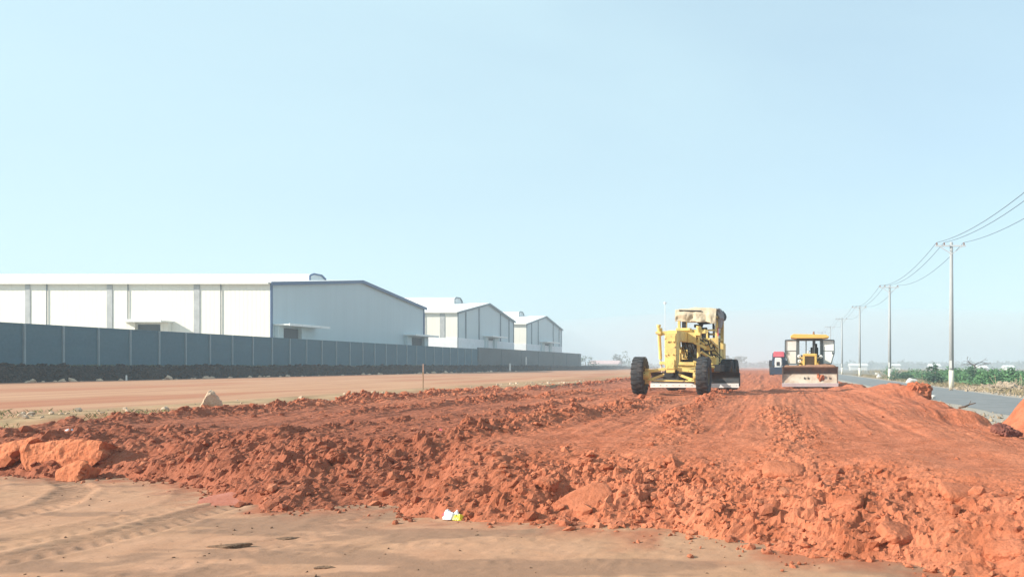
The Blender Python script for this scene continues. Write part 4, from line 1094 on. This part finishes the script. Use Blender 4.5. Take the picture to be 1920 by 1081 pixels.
# moldboard: curved plate with its own worn cutting edge
def curved(x0, x1, pts, th):
    mb = MB(); n = len(pts)
    back = [(y + th, z) for y, z in pts]
    poly = pts + back[::-1]
    vs = []; 
    for x in (x0, x1): vs += [(x, y, z) for y, z in poly]
    k = len(poly); fs = [(i, (i + 1) % k, k + (i + 1) % k, k + i) for i in range(k)]
    for i in range(n - 1): fs += [(i, i + 1, k - 2 - i, k - 1 - i), (k + k - 1 - i, k + k - 2 - i, k + i + 1, k + i)]
    return mb.add(vs, fs)
arc = [(2.50 + .17 * math.sin(math.pi * t) - .10 * t, .36 + .45 * t) for t in [i / 9 for i in range(10)]]
md = curved(-1.42, 2.06, arc, .035)
for x in (-.5, .9): md.box((x, 2.76, .55), (.12, .12, .35))
mo = md.build('moldboard', paint('moldboard_dark', (.055, .060, .066), dirt=(.20, .14, .10), amount=.6, rough=.45, metallic=.3, scale=2), gr)
ce = MB(); ce.box((.32, 2.485, .285), (3.5, .03, .17), (R(-8), 0, 0))
for k in range(14): ce.cyl((-1.3 + k * .25, 2.45, .30), (-1.3 + k * .25, 2.475, .30), .02, n=8)
ce.build('cutting_edge', M['steel'], mo, .003)
MB().box((2.075, 2.56, .52), (.03, .22, .52)).build('end_bit', M['dark'], mo, .004)
# cab
cb = MB(); cx0, cx1, cy0, cy1 = -.90, .98, 3.45, 4.75
for x, w in ((cx0, .12), (cx1, .16)):
    for y in (cy0, cy1): cb.bar((x, y, 1.05), (x, y, 2.9), w, .12)
cb.bar((cx0, cy0, 2.02), (cx1, cy0, 2.02), .10, .14); cb.bar((cx0, cy0, 2.42), (cx1, cy0, 2.42), .07, .07); cb.bar((cx1, cy0, 2.05), (cx1, cy1, 2.05), .07, .08); cb.bar((cx0, cy0, 2.05), (cx0, cy1, 2.05), .07, .08)
cb.bar((cx0, cy0, 2.86), (cx1, cy0, 2.86), .08, .1); cb.bar((cx0, cy1, 2.86), (cx1, cy1, 2.86), .08, .1); cb.bar((cx0, cy1, 2.3), (cx1, cy1, 2.3), .08, .08)
cb.box((cx1 + .01, (cy0 + cy1) / 2, 1.38), (.06, 1.2, .55)); cb.box((cx0 - .01, (cy0 + cy1) / 2, 1.4), (.06, 1.2, .6)); cb.box((.80, cy0 - .03, 1.36), (.20, .05, .36)); cb.box((-.62, cy0 - .03, 1.40), (.3, .05, .4)); cb.bar((.62, cy0 - .03, 1.15), (.62, cy0 - .03, 2.05), .06); cb.bar((.62, cy0 - .03, 1.75), (.92, cy0 - .03, 1.95), .06)
cb.bar((.05, cy0, 2.02), (.05, cy0, 2.45), .07); cb.bar((.50, cy0 - .02, 2.02), (.50, cy0 - .02, 2.45), .09)
cb.build('cab_frame', Yl, gr, .01)
MB().box((.04, 4.1, 1.12), (1.86, 1.4, .10)).build('cab_floor', M['dark'], gr)
it = MB(); it.box((.10, 4.35, 1.55), (.5, .5, .16)); it.box((.10, 4.62, 2.0), (.5, .14, .8)); it.box((.1, 4.62, 2.48), (.28, .1, .22))
it.build('seat', M['dark'], gr, .03)
cs = MB(); cs.box((.05, 3.62, 1.7), (.30, .2, 1.0)); cs.cyl((.05, 3.75, 2.15), (.05, 3.7, 2.25), .2, .2, 16)
for k in range(7): cs.cyl((-.35 + k * .13, 3.6, 1.7), (-.36 + k * .135, 3.52, 2.2 + .04 * (k % 3)), .018, n=6)
cs.build('control_console', M['dark'], gr)
fl = MB(); fl.box((.04, 3.56, 1.55), (1.66, .06, .95)); fl.box((-.05, 3.9, 2.6), (.22, .9, .12)); fl.build('dark_backing', M['dark'], gr)  # dark backing added so the gaps in the cab front read as shade
# hoses and linkage in front of the cab
ho = MB(); gg = np.random.default_rng(4)
for k in range(16):
    x0 = -.45 + k * .07; pts = []
    for q in range(8):
        s = q / 7; pts.append(Vector((x0 + (x0 * .6 + .12) * s + .06 * math.sin(3 * s + k), 1.9 + 1.55 * s, 2.12 - .75 * s + .25 * math.sin(math.pi * s) * gg.uniform(-1, 1))))
    ho.tube(pts, .02, 6)
ho.build('hydraulic_hose', M['dark'], gr)
lk = MB()
lk.bar((.55, 2.15, 1.95), (.80, 3.2, 1.70), .08); lk.bar((.8, 2.2, 2.1), (.85, 3.4, 1.8), .07); lk.bar((-.75, 2.2, 2.15), (-.7, 3.4, 1.75), .07); lk.box((.64, 2.7, 1.78), (.26, .35, .22)); lk.box((.44, 2.9, 1.95), (.2, .3, .14))
lk.box((-.52, 2.7, 1.68), (.22, .4, .26)); lk.cyl((.45, 2.3, 1.6), (.8, 2.5, 1.35), .06, n=10); lk.bar((-.2, 3.0, 1.1), (.55, 3.1, 1.2), .1); lk.bar((.2, 2.4, 1.15), (.9, 3.2, 1.08), .08)
lk.box((.82, 3.1, 1.25), (.2, .4, .3)); lk.box((.1, 3.2, 1.02), (.9, .3, .16))
lk.build('linkage', Yl, gr, .01)
hd = MB(); hd.box((0, 6.1, 1.62), (1.05, 2.6, .95)); hd.box((0, 6.3, 2.13), (.8, 2.1, .1)); hd.build('engine_hood', Yl, gr, .05)
MB().cyl((.28, 5.6, 2.1), (.28, 5.6, 2.85), .05, n=10).build('exhaust_pipe', M['dark'], gr)
td = MB(); 
for s in (-1, 1): td.box((s * .88, 5.9, .72), (.18, 2.2, .42))
td.bar((-.9, 5.9, .8), (.9, 5.9, .8), .4, .4); td.box((0, 5.6, 1.05), (.8, 3.2, .3)); td.build('rear_frame', Yl, gr, .02)
MB().box((1.04, 4.0, .95), (.3, .9, .28)).build('fuel_step', M['dark'], gr, .02)
MB().box((1.04, 3.42, 2.35), (.07, .07, .36)).build('side_lamp', M['red'], gr, .01)
MB().cyl((1.09, 3.6, 1.1), (1.09, 3.6, 2.9), .025, n=8).build('grab_rail', M['dark'], gr)
rfm = MB(); rfm.box((.04, 4.1, 2.95), (2.0, 1.7, .10)); rfm.build('cab_roof', Yl, gr, .02)
# canvas thrown over the roof: top, front drape, and a bunched bundle at the right
def cloth(name, mat, parent, fn, nu, nv_):
    U, Vv = np.meshgrid(np.linspace(0, 1, nu), np.linspace(0, 1, nv_)); P = fn(U, Vv).reshape(-1, 3)
    idx = np.arange(nu * nv_).reshape(nv_, nu); F = np.stack([idx[:-1, :-1], idx[:-1, 1:], idx[1:, 1:], idx[1:, :-1]], -1).reshape(-1, 4)
    o = np_mesh(name, P, F, mat, True, parent); sm = o.modifiers.new('thickness', 'SOLIDIFY'); sm.thickness = .02
    return o
def drape(U, Vv):
    x = -1.0 + 2.04 * U; s = Vv * 2.75            # s runs from the back over the top and down the front
    hang = np.clip(s - 1.95, 0, None); L_ = .50 + .07 * fbm(U * 5, U * 0, 3, 3) + .05 * (U - .5)
    hang = hang / .80 * L_
    y = 5.05 - np.minimum(s, 1.95); y = y - .10 * np.clip(hang / .2, 0, 1) + .05 * np.sin(U * 19) * hang * 2 + .10 * fbm(U * 6, Vv * 5, 7, 4) * np.clip(hang * 4, 0, 1)
    z = 3.27 - .05 * (2 * U - 1) ** 2 + .05 * fbm(U * 4, Vv * 6, 5, 4) - hang + .05 * np.clip((s - 1.5) / .4, 0, 1) * np.clip(1 - hang * 8, 0, 1)
    z = z - .05 * np.exp(-((s - 2.02) / .05) ** 2) * (U > .1) * (U < .78) - .06 * (U > .86) * hang
    return np.stack([x, y, z], -1)
cv = cloth('canvas_cover', M['canvas'], gr, drape, 60, 70)
fo = MB(); fo.bar((-.80, 3.04, 3.22), (.30, 3.02, 3.19), .03, .05); fo.build('cover_slit', M['dark'], cv)  # dark bar laid along the fold line of the cover
def bundle(U, Vv):
    a = U * 2 * math.pi; r = (.13 + .07 * np.sin(Vv * math.pi)) * (1 + .7 * fbm(U * 5, Vv * 4, 13, 3)) * (1 - .5 * Vv)
    return np.stack([1.0 + .13 * np.sin(Vv * 2.2) + r * np.cos(a), 3.35 + 1.0 * U * 0 + r * 1.5 * np.sin(a) + .2, 3.30 - .78 * Vv + .05 * fbm(U * 3, Vv * 3, 15, 2)], -1)
cloth('cover_fold', M['canvasgrey'], gr, bundle, 40, 30)
def sideflap(U, Vv):
    return np.stack([1.04 + .12 * np.sin(Vv * 2.6) + .04 * np.sin(U * 12), 3.4 + 1.6 * U, 3.27 - .5 * Vv * (1 - .3 * U) + .03 * fbm(U * 4, Vv * 4, 19, 2)], -1)
cloth('cover_flap', paint('dark_cloth', (.06, .065, .07), dirt=(.15, .13, .12), amount=.5, rough=.9), gr, sideflap, 30, 20)
un = MB(); un.box((.05, 4.0, 2.88), (1.9, 1.5, .05)); un.build('roof_lining', M['dark'], gr)
wp = MB(); wp.bar((-.66, 3.46, 2.45), (-.66, 3.46, 2.86), .2, .06); wp.bar((.80, 3.46, 2.45), (.80, 3.46, 2.86), .09, .06); wp.prism([(-.25, 2.86), (.78, 2.86), (.7, 2.68), (.3, 2.66), (.2, 2.42), (.10, 2.42), (.06, 2.68)], 3.47, 3.5, 'y')
wp.build('torn_lining', M['dark'], gr)

# the cab stands well back, over the tandem
for o in [x for x in COL.objects if x.parent == gr]:
    k = o.name.split('.')[0]
    if k in ('cab_frame', 'cab_floor', 'seat', 'control_console', 'dark_backing', 'side_lamp', 'grab_rail', 'cab_roof', 'canvas_cover', 'cover_fold', 'cover_flap', 'roof_lining', 'torn_lining', 'engine_hood', 'exhaust_pipe'):
        o.location.y += 1.30
        if k not in ('engine_hood', 'exhaust_pipe', 'cab_floor'): o.scale.x = .85; o.location.x -= .03
        if k not in ('engine_hood', 'exhaust_pipe', 'cab_floor'): o.location.z += .11
    if k in ('hydraulic_hose', 'linkage'): o.scale.y = 1.36

# ---- yellow bulldozer with both cab doors standing open
DX, DY = 2.06, 45.0
dz0 = .40
dz = tag(empty('bulldozer', (DX, DY, dz0), R(-2)), 'yellow bulldozer facing the camera with a wide blade and both cab doors open', 'bulldozer')
Y2 = M['yellow_clean']
parc = [(.02, .20), (.10, .34), (.16, .50), (.20, .66), (.19, .80), (.13, .94), (.02, 1.06), (-.10, 1.14)]
lo = curved(-1.50, 1.50, parc[:4] + [(.20, .72)], .05)
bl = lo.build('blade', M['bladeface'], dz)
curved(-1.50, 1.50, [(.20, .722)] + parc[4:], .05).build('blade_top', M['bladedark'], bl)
ce = MB(); ce.box((0, -.03, .12), (3.16, .05, .20), (R(10), 0, 0)); ce.build('cutting_edge', plain('polished_edge', (.62, .58, .60), .35, .2), bl, .005)
for s in (-1, 1):
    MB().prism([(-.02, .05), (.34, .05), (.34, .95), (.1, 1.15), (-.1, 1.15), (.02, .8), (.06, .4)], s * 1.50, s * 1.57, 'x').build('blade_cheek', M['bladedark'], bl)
for x in (-.32, -.12, 1.1): MB().box((x, .12, .50), (.045, .05, .11)).build('bolt', M['dark'], bl)
P, F = rock_proto(81, 4, 30, (.27, .10, .27), .0); P = P + .12 * np.stack([fbm(P[:, 0] * 7, P[:, 2] * 7, 82 + k, 3) for k in range(3)], -1)
o = np_mesh('mud_cake', P, F, M['soil'], True, bl); o.location = (.58, .13, .53)
# soil riding on top of the blade
n = 70; U = np.linspace(-1.55, 1.55, n); W = np.linspace(0, 1, 9); UU, WW = np.meshgrid(U, W)
pz = 1.10 + np.sin(math.pi * WW) * (.10 + .12 * (fbm(UU * 1.2, WW * 2, 85, 4) + .4)) * sstep(1.57, 1.3, np.abs(UU))
idx = np.arange(9 * n).reshape(9, n); F = np.stack([idx[:-1, :-1], idx[:-1, 1:], idx[1:, 1:], idx[1:, :-1]], -1).reshape(-1, 4)
np_mesh('soil_crust', np.stack([UU, -.10 + .5 * WW, pz], -1).reshape(-1, 3), F, simple_soil('brown_soil', (.26, .14, .09), (.36, .20, .13), (.2, .1, .06), 3), True, bl)
hdm = MB(); 
hdm.box((0, 1.95, 1.50), (.72, 1.5, .66)); hdm.box((-.34, 1.16, 1.42), (.13, .14, .86)); hdm.box((.34, 1.16, 1.42), (.13, .14, .86)); hdm.box((0, 1.16, 1.80), (.82, .14, .14)); hdm.box((0, 1.9, 1.86), (.66, 1.3, .06))
hdo = hdm.build('engine_hood', Y2, dz, .03)
gm = MB()
for k in range(9): gm.box((-.24 + k * .06, 1.15, 1.36), (.02, .05, .74))
for k in range(9): gm.box((0, 1.155, 1.02 + k * .085), (.54, .03, .018))
gm.box((0, 1.19, 1.36), (.54, .02, .74)); gm.build('grille', M['grille'], hdo)
lampm = plain('lamp_lens', (.85, .84, .80), .2)
for x, z in ((-.62, 1.74), (.64, 1.72), (-.60, 1.46)):
    q = MB().lathe([(-.06, .03), (-.05, .09), (.0, .10), (.06, .08), (.08, .02)], (x, 1.4, z), 'y', 14); q.bar((x, 1.46, z), (x * .55, 1.5, z - .1), .04); q.build('headlamp', lampm, dz)
cab = MB()
for s in (-1, 1):
    cab.bar((s * .69, 2.55, 1.15), (s * .69, 2.55, 2.80), .17, .15); cab.bar((s * .69, 4.1, 1.15), (s * .69, 4.1, 2.80), .10, .12); cab.box((s * .70, 3.3, 1.3), (.08, 1.5, .3))
cab.bar((-.69, 2.55, 2.76), (.69, 2.55, 2.76), .1, .1); cab.bar((-.69, 4.1, 2.76), (.69, 4.1, 2.76), .1, .1); cab.bar((-.69, 4.1, 1.8), (.69, 4.1, 1.8), .08, .1); cab.bar((-.69, 2.55, 1.55), (.69, 2.55, 1.55), .1, .12)
cab.box((0, 3.3, 1.15), (1.4, 1.6, .1)); cab.bar((-.20, 4.1, 1.8), (-.20, 4.1, 2.76), .06); cab.bar((.24, 2.55, 1.6), (.30, 2.55, 2.76), .10, .05); cab.bar((-.22, 2.55, 1.6), (-.22, 2.55, 2.76), .05, .05)
cab.build('cab_frame', plain('cab_frame_grey', (.10, .115, .12), .5), dz, .01)
st = MB(); st.box((.28, 3.6, 1.55), (.5, .5, .16)); st.box((.30, 3.85, 1.95), (.48, .14, .72)); st.box((.34, 3.86, 2.42), (.27, .12, .24)); st.build('seat', M['dark'], dz, .04)
sw = MB(); sw.box((-.10, 2.85, 1.72), (.5, .3, .3)); sw.bar((.1, 3.0, 1.7), (.12, 3.15, 2.1), .04); sw.lathe([(-.015, .14), (0, .16), (.015, .14)], (.1, 3.1, 2.08), 'z', 16); sw.build('control_console', M['dark'], dz, .01)
MB().box((-.10, 2.68, 2.0), (.14, .04, .14)).build('pale_block', lampm, dz, .02)  # small block for an unidentified pale spot inside the cab
rf = MB(); rf.prism([(-1.13, 2.84), (-.80, 2.80), (.80, 2.80), (1.13, 2.84), (1.13, 2.92), (.95, 3.02), (-.95, 3.06), (-1.13, 2.96)], 2.15, 4.45, 'y'); rfo = rf.build('cab_roof', Y2, dz, .03)
MB().lathe([(0, .07), (.05, .07), (.06, .05), (.16, .045), (.19, .02)], (.24, 2.5, 3.03), 'z', 12).build('beacon', paint('beacon_brown', (.25, .09, .04)), rfo)
def door(s):
    pl = [(0, 2.72), (.68, 2.70), (.69, 1.95), (.50, 1.30), (.02, 1.30)]
    fr = MB(); q = [Vector((s * (.76 + u), 2.52 - .10 * u, w)) for u, w in pl]
    for a, b in zip(q, q[1:] + q[:1]): fr.bar(a, b, .055, .085, up=(0, 1, 0))
    fr.bar((s * .78, 2.52, 2.08), (s * 1.42, 2.45, 2.06), .03, .04, up=(0, 1, 0)); fr.box((s * 1.34, 2.43, 1.95), (.05, .04, .14))
    d = fr.build('door', plain('door_frame_blue', (.055, .085, .10), .45), dz)
    MB().add([(v.x, v.y + o_, v.z) for o_ in (.0, .012) for v in q], [(0, 1, 2, 3, 4), (9, 8, 7, 6, 5)]).build('door_glass', M['paleglass'], d)
door(-1); door(1)
trk = MB()
for s in (-1, 1):
    prof = [(1.0, .06), (3.6, .06), (3.95, .35), (3.95, .70), (3.6, 1.0), (1.1, .95), (.7, .65), (.7, .32)]
    tk = MB(); tk.prism(prof, s * .72, s * 1.22, 'x')
    for a, b in zip(prof, prof[1:] + prof[:1]):
        n_ = max(2, int(math.dist(a, b) / .2))
        for k in range(n_):
            u = (k + .5) / n_; y = a[0] + (b[0] - a[0]) * u; z = a[1] + (b[1] - a[1]) * u
            an = math.atan2(b[1] - a[1], b[0] - a[0]); tk.box((s * .97, y + .03 * math.sin(an), z - .03 * math.cos(an)), (.56, .05, .09), (an, 0, 0))
    tk.build('track', M['dark'], dz)
    pa = MB(); pa.bar((s * 1.34, .3, .5), (s * 1.34, 2.4, .55), .14, .22); pa.bar((s * .6, .3, .95), (s * .55, 1.3, 1.2), .12); pa.build('push_arm', Y2, dz, .01)
bd = MB(); bd.box((0, 2.6, .85), (1.4, 3.0, .6)); bd.box((-.95, 3.3, 1.12), (.5, 1.6, .16)); bd.box((.95, 3.3, 1.12), (.5, 1.6, .16)); bd.box((0, 4.35, 1.4), (1.3, .5, .7)); bd.build('chassis', Y2, dz, .02)
MB().cyl((.2, 2.2, 1.85), (.2, 2.2, 2.7), .045, n=10).build('exhaust_pipe', M['dark'], dz)

# ---- tractor further back, partly hidden by the open door
tx, ty = .52, 85.0
M['darkblue'] = paint('dark_blue_paint', (.012, .035, .075), dirt=(.05, .04, .035), amount=.4, rough=.5)
tr = tag(empty('tractor', (tx, ty, float(top_z(tx, ty))), R(-3)), 'dark tractor with red roof and white nose far behind the bulldozer', 'tractor')
for s in (-1, 1):
    wheel(tr, s * .66, .1, .50, .40, M['dark'], 18); wheel(tr, s * .80, 2.2, .76, .50, M['dark'], 20)
no = MB(); no.prism([(-.28, .85), (.28, .85), (.37, 1.15), (.34, 1.78), (.26, 1.86), (-.26, 1.86), (-.34, 1.78), (-.37, 1.15)], -.25, 1.3, 'y'); noo = no.build('hood', M['white'], tr, .04)
MB().box((0, -.26, 1.22), (.34, .04, .42)).build('grille', M['dark'], noo, .02)
ch = MB(); ch.box((0, .9, .62), (.8, 2.6, .45)); ch.bar((-.8, .1, .5), (.8, .1, .5), .2); ch.box((0, -.4, .48), (1.6, .3, .75)); ch.build('chassis', M['darkblue'], tr, .02)
for s in (-1, 1): MB().prism([(1.4, 1.0), (1.5, 1.45), (2.1, 1.62), (2.8, 1.5), (2.95, 1.2), (2.6, 1.42), (2.1, 1.5), (1.65, 1.38)], s * .6, s * 1.08, 'x').build('fender', M['dark'], tr)
cbn = MB(); cbn.box((0, 2.0, 1.7), (1.52, 1.3, 1.4), taper=(.90, .94)); cbn.build('cab', M['darkblue'], tr, .03)
pr = MB(); pr.prism([(-.60, 1.96), (.60, 1.96), (.58, 2.44), (.5, 2.54), (-.5, 2.54), (-.58, 2.44)], 1.22, 2.7, 'y'); pr.build('cab_roof', M['red'], tr, .04)

# ------------------------------------------------------------------ haze: one closed box of pale air
hz = MB().box((0, 1180, 12.6), (1960, 2560, 28.8)).build('haze', [])
tag(hz, kind='stuff')
hm = bpy.data.materials.new('haze_air'); hm.use_nodes = True; hn = hm.node_tree
hn.nodes.remove(hn.nodes['Principled BSDF'])
pv = hn.nodes.new('ShaderNodeVolumePrincipled'); pv.inputs['Color'].default_value = (.66, .82, .93, 1); pv.inputs['Density'].default_value = .0012
pv.inputs['Anisotropy'].default_value = 0.0
hn.links.new(pv.outputs[0], hn.nodes['Material Output'].inputs['Volume'])
hz.data.materials.append(hm)

# low dust volume, widened as added haze to fade the far distance
me = bpy.data.meshes.new('far_dust_haze'); bm = bmesh.new(); bmesh.ops.create_icosphere(bm, subdivisions=4, radius=1.0)
bmesh.ops.scale(bm, vec=(200, 215, 25), verts=bm.verts); bm.to_mesh(me); bm.free()
dc = link_mesh('far_dust_haze', me); dc.location = (30, 385, 0); tag(dc, kind='stuff')
dm = bpy.data.materials.new('dust_haze_air'); dm.use_nodes = True; dn = dm.node_tree; dn.nodes.remove(dn.nodes['Principled BSDF'])
dv = dn.nodes.new('ShaderNodeVolumePrincipled'); dv.inputs['Color'].default_value = (.72, .73, .76, 1); dv.inputs['Density'].default_value = .0032
dn.links.new(dv.outputs[0], dn.nodes['Material Output'].inputs['Volume']); me.materials.append(dm)
